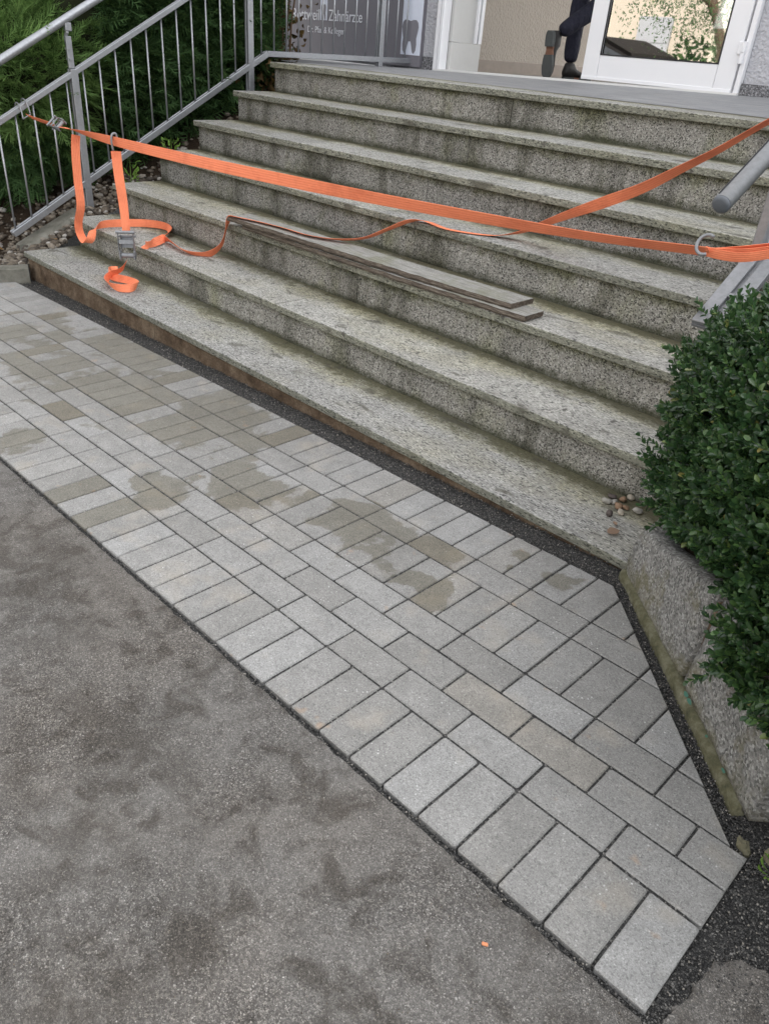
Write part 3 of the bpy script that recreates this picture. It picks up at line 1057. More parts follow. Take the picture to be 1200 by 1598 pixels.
# entrance hall behind the door
bx('hall_wall', -5.12, -4.905, 3.905, 8.4, 1.0, 3.7, MAT['plaster_in'])
bx('hall_wall', -1.9, -1.7, 3.905, 8.4, 1.0, 1.9, MAT['plaster_in'])
bx('hall_wall', -1.9, -1.7, 3.905, 8.4, 3.4, 3.7, MAT['plaster_in'])
bx('hall_wall', -5.12, -1.7, 8.402, 8.6, 1.0, 1.7, MAT['plaster_in'])
bx('hall_wall', -5.12, -1.7, 8.402, 8.6, 3.45, 3.7, MAT['plaster_in'])
for yy in (3.96, 5.4, 6.9, 8.35):  # unseen window openings, added to brighten the hall with sky light
    bx('added_window_post', -1.88, -1.80, yy - .04, yy + .04, 1.902, 3.398, MAT['white'])
for xx in (-5.0, -3.4, -1.95):
    bx('added_window_post', xx - .04, xx + .04, 8.44, 8.52, 1.702, 3.448, MAT['white'])
bx('hall_ceiling', -5.12, -1.7, 3.905, 8.4, 3.702, 3.9, MAT['plaster_in'])
bx('skirting', -4.904, -4.888, 3.906, 8.4, 1.10, 1.205, MAT['skirting'], ch=.002)
bx('hall_floor', -4.9, -1.9, 3.64, 8.4, 1.0, 1.108, MAT['floor_in'])
g = Geo()
g.add([(-4.86, 3.55, land_z(-4.86, 3.55) - .02), (-2.26, 3.55, land_z(-2.26, 3.55) - .02), (-2.26, 3.66, 1.10), (-4.86, 3.66, 1.08),
       (-4.86, 3.55, land_z(-4.86, 3.55) + .012), (-2.26, 3.55, land_z(-2.26, 3.55) + .012), (-2.26, 3.66, 1.16), (-4.86, 3.66, 1.116)],
      [(0, 1, 5, 4), (1, 2, 6, 5), (2, 3, 7, 6), (3, 0, 4, 7), (4, 5, 6, 7)])
put('threshold', g, MAT['ledge'], bld)
# door frame
g = Geo()
for (xa, xb) in ((-4.874, -4.838), (-4.832, -4.800)):
    g.box(((xa + xb) / 2, 3.60, 2.2), (xb - xa, .09, 2.2), .003)
g.box((-2.277, 3.605, 2.22), (.032, .09, 2.15), .003)
g.box((-3.56, 3.605, 3.285), (2.56, .09, .06), .003)
put('door_frame', g, MAT['white'], bld)
bx('frame_seal', -4.8375, -4.8325, 3.57, 3.63, 1.1, 3.25, MAT['seal'])
bx('frame_seal', -4.8775, -4.8745, 3.56, 3.60, 1.1, 3.3, MAT['seal'])
# closed leaf
zb0 = 1.150
leaf = empty('door', (-3.43, 3.6, zb0), label='closed white door leaf with a large glass pane')
leaf.parent = bld; leaf.location = Vector((-3.43, 3.6, zb0)) - wloc(bld)
g = Geo()
g.box((-3.368, 3.60, 2.2), (.124, .07, 2.1), .004)
g.box((-2.372, 3.60, 2.2), (.124, .07, 2.1), .004)
g.box((-2.87, 3.60, zb0 + .078), (.868, .068, .152), .003)
g.box((-2.87, 3.60, 3.19), (.868, .068, .12), .003)
put('leaf_frame', g, MAT['white'], leaf)
g = Geo(); g.box((-2.87, 3.566, zb0 + .012), (1.115, .012, .022), .002)
put('weather_bar', g, MAT['white'], leaf)
g = Geo(); g.box((-2.87, 3.59, 2.215), (.87, .02, 1.83))
put('pane', g, MAT['glass'], leaf)
g = Geo()
for (c, s_) in (((-3.302, 3.567, 2.215), (.008, .006, 1.82)), ((-2.438, 3.567, 2.215), (.008, .006, 1.82)), ((-2.87, 3.567, 1.308), (.86, .006, .008))):
    g.box(c, s_)
put('glazing_seal', g, MAT['seal'], leaf)
for zz in (1.405, 1.345):
    g = Geo(); g.tube([(-2.292, 3.548, zz - .028), (-2.292, 3.548, zz + .028)], .014, 12)
    put('hinge', g, MAT['white'], leaf, smooth=False)
g = Geo(); g.box((-2.305, 3.556, 1.40), (.05, .016, .07), .004)
put('hinge', g, MAT['white'], leaf)
g = Geo(); g.tube([(-3.37, 3.56, 2.2), (-3.37, 3.49, 2.2), (-3.37, 3.48, 2.19), (-3.37, 3.48, 1.9), (-3.37, 3.49, 1.89), (-3.37, 3.56, 1.89)], .012, 10)
put('handle', g, MAT['steel'], leaf, smooth=True)
# narrow leaf standing open inwards
lf = empty('door', (-4.79, 3.63, 1.12), label='narrow inner door leaf folded open into the hall')
lf.parent = bld; lf.location = Vector((-4.79, 3.63, 1.12)) - wloc(bld)
bx('leaf_frame', -4.82, -4.77, 3.652, 3.72, 1.315, 3.2, MAT['leaf_grey'], lf, .003)
bx('leaf_frame', -4.82, -4.77, 3.652, 4.03, 1.115, 1.313, MAT['leaf_grey'], lf, .003)
bx('leaf_frame', -4.82, -4.768, 3.95, 3.972, 1.315, 3.2, MAT['white'], lf, .002)
bx('edge_seal', -4.82, -4.79, 3.973, 3.992, 1.315, 3.2, MAT['seal'], lf)
bx('edge_strip', -4.82, -4.766, 3.993, 4.03, 1.315, 3.2, MAT['white'], lf, .002)
bx('pane', -4.80, -4.79, 3.72, 3.95, 1.315, 3.2, MAT['leaf_grey'], lf)
bx('bottom_rail', -4.83, -4.76, 3.62, 4.03, 1.098, 1.113, MAT['white'], lf, .002)

# practice sign on the wall
sg = empty('practice_sign', (-6.1, 3.58, 1.11), 'large grey practice sign with white lettering and tooth emblem left of the door', 'sign')
bx('board', -7.4, -5.03, 3.560, 3.598, 1.112, 2.55, MAT['sign_grey'], sg)
bx('white_strip', -5.258, -5.031, 3.557, 3.5595, 1.196, 2.55, MAT['sign_white'], sg)
bx('white_strip', -6.323, -6.228, 3.557, 3.5595, 1.405, 2.0, MAT['sign_white'], sg)
def tooth(cx, z0, w, h, name='tooth_emblem'):
    P = [(-.02, .0), (-.10, .02), (-.20, .12), (-.30, .30), (-.36, .45), (-.44, .62), (-.50, .78), (-.48, .90), (-.38, .98), (-.22, 1.0), (-.08, .965), (0, .955),
         (.08, .965), (.22, 1.0), (.38, .98), (.48, .90), (.50, .78), (.44, .62), (.36, .45), (.30, .30), (.20, .12), (.10, .02), (.06, .0), (.05, .10), (.045, .22), (.02, .34), (-.02, .34), (-.045, .22), (-.05, .10)]
    P = [(-.30, .0)] + [(-.40, .10), (-.43, .28), (-.40, .45), (-.46, .62), (-.50, .78), (-.46, .91), (-.34, .985), (-.18, .985), (0, .95),
         (.18, .985), (.34, .985), (.46, .91), (.50, .78), (.46, .62), (.40, .45), (.43, .28), (.40, .10), (.30, .0), (.20, .04), (.14, .20), (.07, .36), (-.07, .36), (-.14, .20), (-.20, .04)]
    g = Geo()
    n = len(P)
    vs = [(cx + p[0] * w, 3.5565, z0 + p[1] * h) for p in P] + [(cx + p[0] * w, 3.555, z0 + p[1] * h) for p in P]
    fs = [tuple(n + i for i in range(n))]
    fs += [(i, (i + 1) % n, n + (i + 1) % n, n + i) for i in range(n)]
    g.add(vs, fs)
    put(name, g, MAT['sign_tooth'], sg)
tooth(-5.16, 1.206, .19, .245)
tooth(-6.276, 1.405, .062, .125)
def text(body, x0, x1, z, cap, name='lettering'):
    cu = bpy.data.curves.new('lettering_curve', 'FONT')
    cu.body = body; cu.size = 1.0; cu.extrude = .004
    tmp = bpy.data.objects.new('lettering_tmp', cu); COL.objects.link(tmp)
    dg = bpy.context.evaluated_depsgraph_get()
    me = bpy.data.meshes.new_from_object(tmp.evaluated_get(dg))
    bpy.data.objects.remove(tmp)
    xs = [v.co.x for v in me.vertices]
    a, b = min(xs), max(xs)
    for v in me.vertices:
        v.co = Vector((x0 + (v.co.x - a) / (b - a) * (x1 - x0), 3.5575 - v.co.z * .25, z + v.co.y * cap / .70)) - Vector(sg.location)
    # one object per word: loose islands grouped by the gaps between them
    par = list(range(len(me.vertices)))
    def find(a):
        while par[a] != a:
            par[a] = par[par[a]]; a = par[a]
        return a
    for e in me.edges:
        a, b = find(e.vertices[0]), find(e.vertices[1])
        if a != b: par[a] = b
    isl = {}
    for v in me.vertices: isl.setdefault(find(v.index), []).append(v.co.x)
    spans = sorted((min(v), max(v), k) for k, v in isl.items())
    words_, cur, right = [], [], None
    for a, b, k in spans:
        if right is not None and a - right > cap * .24:
            words_.append(cur); cur = []
        cur.append(k); right = b if right is None or not cur[:-1] else max(right, b)
    words_.append(cur)
    for wd_ in words_:
        ks = set(wd_)
        keep = [v.index for v in me.vertices if find(v.index) in ks]
        mp = {o: i for i, o in enumerate(keep)}
        m2 = bpy.data.meshes.new(name)
        m2.from_pydata([tuple(me.vertices[i].co) for i in keep], [], [tuple(mp[i] for i in p.vertices) for p in me.polygons if p.vertices[0] in mp])
        m2.materials.append(MAT['lettering'])
        o = bpy.data.objects.new(name, m2); COL.objects.link(o); o.parent = sg
text('Rottweil', -6.725, -6.335, 1.402, .088)
text('Zahn\u00e4rzte', -6.205, -5.758, 1.404, .088)
text('Dr. Pfau & Kollegen', -6.500, -5.980, 1.305, .050)
# ================================================================== railings
def sl(y, a): return a[0] + a[1] * y                    # height of a sloping rail at y
HANDR, MIDR, BOTR = (.944, .545), (.661, .543), (.036, .536)
XRAIL = -5.15
def twin(g, pts, w=.018, h=.030, gap=.010):
    """two parallel flat bars with a groove between them, along a polyline in a plane x = const"""
    for sx in (-1, 1):
        for a, b in zip(pts[:-1], pts[1:]):
            o = Vector((sx * (w + gap) / 2, 0, 0))
            g.bar(Vector(a) + o, Vector(b) + o, w, h, (0, -.3, 1), .003)
rl = empty('stair_railing', (XRAIL, .56, .1), 'galvanised steel railing with thin upright bars along the left side of the steps', 'railing')
g = Geo(); twin(g, [(XRAIL, -.30, sl(-.30, MIDR)), (XRAIL, 2.05, sl(2.05, MIDR)), (XRAIL, 3.56, sl(2.05, MIDR) + .03)])
put('middle_rail', g, MAT['steel'], rl)
yc = 2.055; zc = sl(yc, BOTR)
g = Geo()
for sx in (-1, 1):
    for a, b in (((XRAIL, .035, sl(.035, BOTR)), (XRAIL, yc, zc)), ((XRAIL, yc, zc), (XRAIL, 3.57, 1.152))):
        o = Vector((sx * .015, 0, 0))
        g.bar(Vector(a) + o, Vector(b) + o, .016, .038, (0, -.3, 1), .003)
put('bottom_rail', g, MAT['steel'], rl)
g = Geo()
g.tube([(XRAIL, -.42, sl(-.42, HANDR) - .03), (XRAIL, -.38, sl(-.38, HANDR) + .0), (XRAIL, 2.0, sl(2.0, HANDR)), (XRAIL, 2.08, sl(2.06, HANDR) + .005), (XRAIL, 3.5, sl(2.06, HANDR) + .02)], .0235, 16)
put('handrail', g, MAT['steel'], rl, smooth=True)
for yp, zlow in ((.568, -.02), (1.905, .74), (3.205, 1.085)):
    g = Geo()
    ztop = sl(min(yp, 2.05), MIDR) + .02
    for sx in (-1, 1):
        g.box((XRAIL + sx * .014, yp, (zlow + ztop) / 2), (.019, .046, ztop - zlow), .002)
    g.box((XRAIL, yp + .004, (zlow + ztop) / 2), (.010, .030, ztop - zlow - .01))
    zt = sl(min(yp, 2.05), HANDR) - .02
    z3 = ztop + .002
    g.box((XRAIL - .002, yp - .004, (z3 + zt - .07) / 2), (.022, .036, zt - .07 - z3), .003)
    g.tube([(XRAIL - .018, yp - .002, zt - .14), (XRAIL - .018, yp - .012, zt - .08), (XRAIL + .004, yp - .008, zt - .05), (XRAIL + .004, yp, zt)], .011, 8)
    g.box((XRAIL + .003, yp, zt - .022), (.034, .04, .045), .004)
    for k in range(2):
        g.tube([(XRAIL - .03, yp - .012, z3 + .05 + k * .055), (XRAIL + .02, yp - .012, z3 + .05 + k * .055)], .007, 8)
    put('post', g, MAT['steel'], rl)
ys = [.058 + .1148 * k for k in range(31)]
for y in ys:
    if min(abs(y - p) for p in (.568, 1.905, 3.205)) < .04: continue
    zb_ = sl(y, BOTR) if y < yc else zc + (1.152 - zc) * (y - yc) / 1.5
    zt_ = sl(min(y, 2.05), MIDR)
    g = Geo(); g.tube([(XRAIL, y, zb_ + .004), (XRAIL, y, zt_ - .01)], .0062, 8)
    put('baluster', g, MAT['steel'], rl, smooth=True)

# right-hand railing: lower end of its handrail and of its twin rail show
XR2 = -.75
r2 = empty('stair_railing', (XR2, .2, .0), 'grey steel tube handrail cut off by the right edge, beside the boxwood', 'railing')
g = Geo()
a = Vector((XR2, .124, .982)); dd = Vector((0, .2227, .105 * 1.16)).normalized()
g.tube([a + dd * .012, a + dd * 3.0], .024, 20)
put('handrail', g, MAT['zinc'], r2, smooth=True)
g = Geo(); g.tube([a, a + dd * .004, a + dd * .013], [.016, .0225, .0232], 20)
put('end_cap', g, MAT['dark_cap'], r2, smooth=True)
g = Geo(); g.bar(a + dd * .016 + Vector((-.012, -.009, .0205)), a + dd * 3 + Vector((-.012, -.009, .0205)), .0025, .0025, ch=0)
put('weld_seam', g, MAT['joint_dark'], r2)
m0, m1 = Vector((-.735, .235, .665)), Vector((-.735, .55, .665 + .315 * .60))
g = Geo()
for sx in (-1, 1):
    o_ = Vector((sx * .0275, 0, 0))
    g.bar(m0 + o_, m0 + (m1 - m0) * 9 + o_, .040, .014, (0, -.5, 1), .002)
put('middle_rail', g, MAT['zinc'], r2)
g = Geo()
g.bar(m0 + Vector((0, .004, -.011)), m0 + (m1 - m0) * 9 + Vector((0, .004, -.011)), .094, .008, (0, -.5, 1), 0)
g.bar(m0 + (m1 - m0) * .32 + Vector((0, 0, .0)), m0 + (m1 - m0) * .36 + Vector((0, 0, .0)), .014, .013, (0, -.5, 1), 0)
put('rail_web', g, MAT['zinc'], r2)
for k, yp in enumerate((.5, 1.75)):
    zf = .40 if k == 0 else 1.0
    g = Geo(); g.box((XR2 - .01, yp, (zf + .94 + .56 * (yp - .05)) / 2 - .01), (.03, .04, .90 + .56 * (yp - .05) - zf), .003)
    put('post', g, MAT['zinc'], r2)
for k in range(12):
    y = .62 + k * .115
    g = Geo(); g.tube([(XR2 - .02, y, .08 + .56 * y), (XR2 - .02, y, .52 + .56 * y)], .006, 8)
    put('baluster', g, MAT['zinc'], r2, smooth=True)
g = Geo(); g.bar((XR2 - .02, .3, .07 + .56 * .3), (XR2 - .02, 2.0, .07 + .56 * 2.0), .03, .03)
put('bottom_rail', g, MAT['zinc'], r2)

# ================================================================== lashing straps
def ratchet(parent, c, R, s=1.0):
    """ratchet buckle: two side plates, drum with toothed wheels, lever frame and cross pins"""
    c = Vector(c)
    def tf(g, o0):
        for i in range(o0, len(g.v)): g.v[i] = R @ (g.v[i] * s) + c
    g = Geo()
    for sy in (-1, 1):
        n0 = len(g.v)
        g.box((0, sy * .030, 0), (.105, .003, .026), .001)
        g.box((.045, sy * .030, .008), (.03, .0032, .036), .001)
        tf(g, n0)
    n0 = len(g.v)
    g.box((-.02, 0, -.0125), (.06, .058, .002)); tf(g, n0)
    put('ratchet_frame', g, MAT['zinc'], parent)
    g = Geo()
    n0 = len(g.v)
    g.tube([(.045, -.04, .012), (.045, .04, .012)], .012, 14)
    for sy in (-1, 1):
        P = []
        for k in range(24):
            rr = .021 if k % 2 else .026
            P.append((math.cos(k * PI / 12) * rr, math.sin(k * PI / 12) * rr))
        base = len(g.v)
        vs = [(.045 + p[0], sy * .035 - .002, .012 + p[1]) for p in P] + [(.045 + p[0], sy * .035 + .002, .012 + p[1]) for p in P]
        fs = [tuple(range(23, -1, -1)), tuple(24 + i for i in range(24))] + [(i, (i + 1) % 24, 24 + (i + 1) % 24, 24 + i) for i in range(24)]
        g.add(vs, fs)
    tf(g, n0)
    put('ratchet_drum', g, MAT['zinc'], parent)
    g = Geo(); n0 = len(g.v)
    for sy in (-1, 1):
        g.bar((.045, sy * .040, .014), (-.062, sy * .036, .030), .003, .022, (0, 0, 1), .001)
    g.tube([(-.066, -.046, .031), (-.066, .046, .031)], .0075, 10)
    g.box((-.02, 0, .030), (.02, .07, .003), .001)
    g.tube([(-.045, -.045, -.003), (-.045, .045, -.003)], .005, 8)
    tf(g, n0)
    put('ratchet_lever', g, MAT['zinc'], parent)

TA, TB = Vector((-5.105, .222, .740)), Vector((-.80, .268, .846))
def tight(t, sag=1.0):
    p = TA + (TB - TA) * t
    p.z -= .052 * sag * (4 * t * (1 - t)) ** .7
    return p
lo = empty('lashing_strap', (-4.1, .23, .0), 'orange ratchet strap stretched taut across the steps from railing to railing', 'strap', 'orange lashing straps')
g = Geo()
ts = [0.105, .125, .17, .24, .34, .46, .58, .70, .82, .92, 1.0]
ang = [.05, .12, .45, .80, .95, 1.0, .92, .72, .58, .42, .40]      # 0 lies flat .. 1 stands on edge
ribbon(g, [tight(t) for t in ts], [(0.0, -math.cos(a * PI / 2), math.sin(a * PI / 2)) for a in ang], .050, n=6)
put('webbing', g, MAT['webbing'], lo, smooth=False)
g = Geo()
ribbon(g, [tight(.008), tight(.03), tight(.06), tight(.085)], [(.0, -.8, .6)] * 4, .046, n=4)
put('webbing', g, MAT['webbing'], lo)
R1 = Matrix(((1, 0, 0.0), (0, .75, -.66), (0.0, .66, .75)))
ratchet(lo, tight(.098) + Vector((0, 0, .004)), R1, .82)
# wire hook round the left middle rail
yh = .215; zh = sl(yh, MIDR)
g = Geo()
for sy in (-1, 1):
    o_ = Vector((0, sy * .020, sy * .011))
    g.tube(catmull([Vector((-5.185, yh, zh + .0)) + o_, Vector((-5.175, yh, zh + .028)) + o_, Vector((-5.14, yh, zh + .033)) + o_ * 1.0, Vector((-5.10, yh, zh + .0)) + o_ * 1.1, Vector((-5.085, yh, zh - .045)) + o_ * 1.2], 5), .0042, 8)
g.tube([Vector((-5.085, yh - .026, zh - .058)), Vector((-5.085, yh + .026, zh - .032))], .0042, 8)
put('wire_hook', g, MAT['zinc'], lo, smooth=True)
# right end: webbing gathered round the rail and caught with a bent hook
g = Geo()
for k, (dz, dy, tw) in enumerate(((.0, .0, .9), (.012, .010, .5), (-.012, -.006, 1.2), (.004, .016, .2))):
    ribbon(g, [tight(1.0) + Vector((-.015, 0, 0)), tight(1.0) + Vector((.035, .02 + dy, .004 + dz * .6)), tight(1.0) + Vector((.085, .05 + dy, .012 + dz)), tight(1.0) + Vector((.16, .10 + dy, .035 + dz * .8))],
           [(0, -math.cos(tw), math.sin(tw))] * 4, .028, n=5)
put('webbing_bunch', g, MAT['webbing'], lo)
g = Geo()
hc = tight(1.0) + Vector((-.018, -.015, .012))
pts = []
for k in range(15):
    a = -2.1 + k * (4.15 / 14)
    pts.append(hc + Vector((.024 * -math.cos(a) + .010, -.006 + .012 * math.sin(a), .024 * math.sin(a) + .008)))
g.tube(pts, .0048, 10)
put('hook', g, MAT['zinc'], lo, smooth=True)

# long tail: hangs from the ratchet, loops on the second step, runs over the planks and up to the right handrail
h2, h3, h4 = NH[1], NH[2], NH[3]
tail = [((-4.47, .222, .705), (.40, .9, 0)), ((-4.478, .212, .62), (.35, .9, 0)), ((-4.49, .209, .472), (.3, .9, 0)), ((-4.495, .209, .33), (.4, .9, .1)), ((-4.57, .215, .22), (.5, .8, .1)), ((-4.585, .225, .15), (.5, .8, .0)),
        ((-4.545, .235, .108), (.45, .85, -.1)), ((-4.50, .245, .135), (.45, .85, .0)), ((-4.505, .275, .185), (.4, .6, .5)), ((-4.53, .34, .204), (.2, .3, .9)), ((-4.53, .44, .205), (.1, .2, .95)), ((-4.47, .60, .203), (.0, .0, 1)),
        ((-4.36, .665, .202), (.0, -.1, 1)), ((-4.24, .63, .200), (.5, .4, .8)), ((-4.15, .54, .195), (.5, .5, .7)), ((-4.06, .40, .190), (.5, .6, .6)), ((-4.02, .335, .190), (.6, .6, .5)), ((-3.985, .345, .200), (.5, .1, .9)),
        ((-4.02, .42, .205), (-.3, -.5, .8)), ((-4.07, .50, .202), (-.1, -.6, .8)), ((-3.96, .485, .198), (.1, -.7, .7)), ((-3.79, .465, .189), (.0, -.8, .6)), ((-3.69, .53, .187), (.1, -.7, .7)), ((-3.655, .60, .235), (.5, -.6, .5)),
        ((-3.61, .612, .33), (.7, -.6, .2)), ((-3.545, .60, .408), (.3, -.8, .3)), ((-3.47, .60, .421), (.1, -.9, .2)), ((-3.33, .635, .421), (.1, -1, .25)), ((-3.16, .66, .421), (0, -1, .3)), ((-2.97, .67, .421), (0, -1, .3)),
        ((-2.83, .73, .424), (.1, -1, .3)), ((-2.72, .81, .445), (.1, -1, .2)), ((-2.62, .865, .500), (.1, -1, .2)), ((-2.54, .925, .548), (.1, -1, .3)), ((-2.47, .97, .558), (.1, -1, .15)), ((-2.31, .955, .553), (.1, -1, .1)),
        ((-2.14, 1.045, .552), (.2, -1, .1)), ((-2.04, 1.09, .574), (.1, -1, .2)), ((-1.945, 1.10, .617), (-.1, -1, .35)), ((-1.765, 1.05, .703), (-.2, -.8, .6)), ((-1.56, .98, .796), (-.3, -.5, .8)), ((-1.372, .9, .882), (-.3, -.75, .6)),
        ((-1.197, .8, .975), (0, -.95, .4)), ((-1.041, .7, 1.057), (.1, -1, .28)), ((-.875, .6, 1.155), (.15, -1, .2)), ((-.775, .545, 1.20), (0, -1, .3))]
g = Geo()
ribbon(g, [a for a, b in tail], [b for a, b in tail], .046, n=5)
put('webbing_tail', g, MAT['webbing'], lo)

# second, loose strap hooked over the taut one
tp_ = .245
hk = tight(tp_)
l2 = empty('lashing_strap', (hk.x, hk.y, 0), 'orange strap with a ratchet buckle hanging from the taut strap above the second step', 'strap', 'orange lashing straps')
g = Geo()
g.tube(catmull([hk + Vector((.0, -.012, -.045)), hk + Vector((0, -.016, .0)), hk + Vector((0, -.010, .032)), hk + Vector((.002, .010, .036)), hk + Vector((.002, .016, .010))], 5), .0058, 10)
put('hook', g, MAT['zinc'], l2, smooth=True)
x_, y_ = hk.x + .012, hk.y - .012
g = Geo()
ribbon(g, [(x_, y_, hk.z - .045), (x_ + .006, y_, hk.z - .16), (x_ + .02, y_ + .003, hk.z - .30), (x_ + .036, y_, hk.z - .44)], [(.5, .8, 0), (.45, .85, 0), (.5, .8, 0), (.5, .8, 0)], .036, n=6)
ribbon(g, [(x_ + .01, y_ + .012, hk.z - .045), (x_ + .012, y_ + .012, hk.z - .16), (x_ + .024, y_ + .014, hk.z - .30), (x_ + .036, y_ + .006, hk.z - .44)], [(.5, .8, 0), (.45, .85, 0), (.5, .8, 0), (.5, .8, 0)], .036, n=6)
put('webbing', g, MAT['webbing'], l2)
# buckle hangs nearly upright: local x points down
Rb = Matrix(((.33, .88, .34), (-.12, -.32, .94), (-.93, .35, .0)))
cx_ = Vector((.14, -.08, -1)).normalized()
cz_ = Vector((.75, -.60, .2)); cz_ = (cz_ - cx_ * cz_.dot(cx_)).normalized()
cy_ = cz_.cross(cx_)
Rb = Matrix((cx_, cy_, cz_)).transposed()
ratchet(l2, (x_ + .062, y_ - .012, hk.z - .515), Rb, 1.1)
g = Geo()
t2 = [((x_ + .075, y_ - .03, .135), (.8, -.4, .2)), ((x_ + .05, y_ - .06, .085), (.6, -.5, .5)), ((-4.075, .135, .036), (.3, -.5, .8)), ((-4.00, .075, .026), (.1, -.6, .8)), ((-3.88, .06, .026), (-.2, -.3, .9)), ((-3.82, .115, .026), (-.2, .3, .9)),
      ((-3.86, .185, .026), (.2, .4, .9)), ((-3.96, .185, .026), (.1, .5, .85)), ((-4.06, .15, .026), (.1, .5, .85)), ((-4.15, .165, .026), (-.3, .4, .85)), ((-4.19, .205, .028), (-.5, .2, .85)), ((-4.175, .235, .03), (-.5, .5, .7))]
ribbon(g, [a for a, b in t2], [b for a, b in t2], .042, n=6)
put('webbing_tail', g, MAT['webbing'], l2)

# ================================================================== two thin planks on the third tread
def plank(name, x0, y0, x1, y1, w, z0, th, label, seed):
    g = Geo()
    d = Vector((x1 - x0, y1 - y0, 0)); L = d.length; d /= L
    nrm = Vector((-d.y, d.x, 0))
    N = 70; m = 8
    vs, fs, = [], []
    for i in range(N + 1):
        t = i / N
        e0 = .008 * noise.noise(Vector((t * 22, seed, 0))) + .006 * noise.noise(Vector((t * 60, seed, 3)))
        e1 = .005 * noise.noise(Vector((t * 22, seed + 5, 0)))
        warp = .003 * math.sin(t * 5 + seed)
        for (a, z) in ((e0 + .001, .0), (e0 - .002, th * .35), (e0 + .003, th * .75), (e0 + .004, th), (w + e1 - .002, th), (w + e1, th * .7), (w + e1, th * .3), (w + e1 - .002, 0)):
            ex = .006 * noise.noise(Vector((a * 60, z * 60, seed))) if i in (0, N) else 0
            vs.append(Vector((x0, y0, z0 + z + warp)) + d * (t * L + ex) + nrm * a)
    for i in range(N):
        for k in range(m):
            k2 = (k + 1) % m
            fs.append((i * m + k, (i + 1) * m + k, (i + 1) * m + k2, i * m + k2))
    fs.append(tuple(range(m))); fs.append(tuple(N * m + k for k in range(m - 1, -1, -1)))
    g.add(vs, fs)
    g.mi = [0 if (j < N * m and j % m == 3) else 1 for j in range(len(fs))]
    return put(name, g, [MAT['plank'], MAT['plank_edge']], None, origin=(x0, y0, z0), label=label, cat='plank', group='planks left on the steps')
plank('plank', -3.44, .598, -1.60, .632, .135, h3 + .003, .0215, 'darker lower plank under the top one on the third step', 2)
plank('plank', -3.55, .578, -1.69, .660, .158, h3 + .0275, .0215, 'pale weathered upper plank lying on another on the third step', 7)

# ================================================================== planter, boxwood
pl_ = empty('stone_planter', (-.4, -.3, -.03), 'rough grey stone planter under the boxwood at the right of the steps', 'planter')
def wall_slab(A, B, zt_a, zt_b, seed, thick=.09, zb=.012, lean=.02):
    A, B = Vector((*A, 0)), Vector((*B, 0))
    d = (B - A); L = d.length; d /= L
    n_in = Vector((-d.y, d.x, 0))
    g = Geo()
    NX, NZ = max(6, int(L / .025)), 12
    vs, fs = [], []
    for side in (0, 1):
        for i in range(NX + 1):
            t = i / NX
            zt = zt_a + (zt_b - zt_a) * t + .012 * noise.noise(Vector((t * L * 9, seed, 0)))
            for j in range(NZ + 1):
                q = j / NZ
                zg = pav(0, 0).z + (A.x + d.x * t * L) * .0303
                z = zg + zb + (zt - zg - zb) * q
                e = min(t * L, (1 - t) * L) ; rnd = max(0, .010 - e) ** 1.5 * 4
                ez = max(0, .012 - (1 - q) * (zt - zg)) ** 1.4 * 3 + max(0, .008 - q * (zt - zg)) * .5
                off = (lean * q if side == 0 else thick) + (rnd + ez) * (1 if side == 0 else -1)
                if side == 0:
                    off += .0035 * noise.noise(Vector((t * L * 8, z * 8, seed))) + .0022 * noise.noise(Vector((t * L * 28, z * 28, seed)))
                p = A + d * (t * L) + n_in * off
                vs.append((p.x, p.y, z))
    st_ = NZ + 1; o2 = (NX + 1) * st_
    for i in range(NX):
        for j in range(NZ):
            a = i * st_ + j
            fs.append((a, a + st_, a + st_ + 1, a + 1))
            fs.append((o2 + a, o2 + a + 1, o2 + a + st_ + 1, o2 + a + st_))
        a = i * st_ + NZ; fs.append((a, a + st_, o2 + a + st_, o2 + a))
        a = i * st_; fs.append((a, o2 + a, o2 + a + st_, a + st_))
    for i in (0, NX):
        for j in range(NZ):
            a = i * st_ + j
            q = (a, a + 1, o2 + a + 1, o2 + a)
            fs.append(q if i == 0 else q[::-1])
    g.add(vs, fs)
    return put('stone_slab', g, MAT['stone'], pl_, smooth=True)
PA, PG, PB = (-.664, -.022), (-.322, -.348), (-.042, -.624)
wall_slab(PA, (-.330, -.340), .125, .262, 1)
wall_slab((-.316, -.354), PB, .262, .30, 2)
wall_slab((-.032, -.620), (1.3, .16), .30, .30, 3, zb=.03)
wall_slab((1.31, .166), (4.2, 1.86), .30, .34, 5, zb=.0)
wall_slab((-.60, .75), (-.675, -.012), .30, .125, 4)
# footing lip along the front
g = Geo()
d = (Vector((*PB, 0)) - Vector((*PA, 0))); L = d.length; d.normalize(); n_out = Vector((d.y, -d.x, 0))
N = 60; prof = [(0, -.06), (.012, -.06), (.0105, .006), (.006, .016), (-.02, .024)]
vs, fs = [], []
for i in range(N + 1):
    t = i / N
    for (a, z) in prof:
        p = Vector((*PA, 0)) + d * (t * L * .97) + n_out * (a * (1 + .35 * noise.noise(Vector((t * 14, z * 9, 0)))))
        zg = pav(p.x, p.y - PT.y).z
        vs.append((p.x, p.y, zg + z * (1 + .25 * noise.noise(Vector((t * 20, a * 50, 3))))))
m = len(prof)
for i in range(N):
    for k in range(m):
        k2 = (k + 1) % m
        fs.append((i * m + k, i * m + k2, (i + 1) * m + k2, (i + 1) * m + k))
fs.append(tuple(range(m - 1, -1, -1))); fs.append(tuple(N * m + k for k in range(m)))
g.add(vs, fs)
put('footing', g, MAT['moss'], pl_, smooth=True)
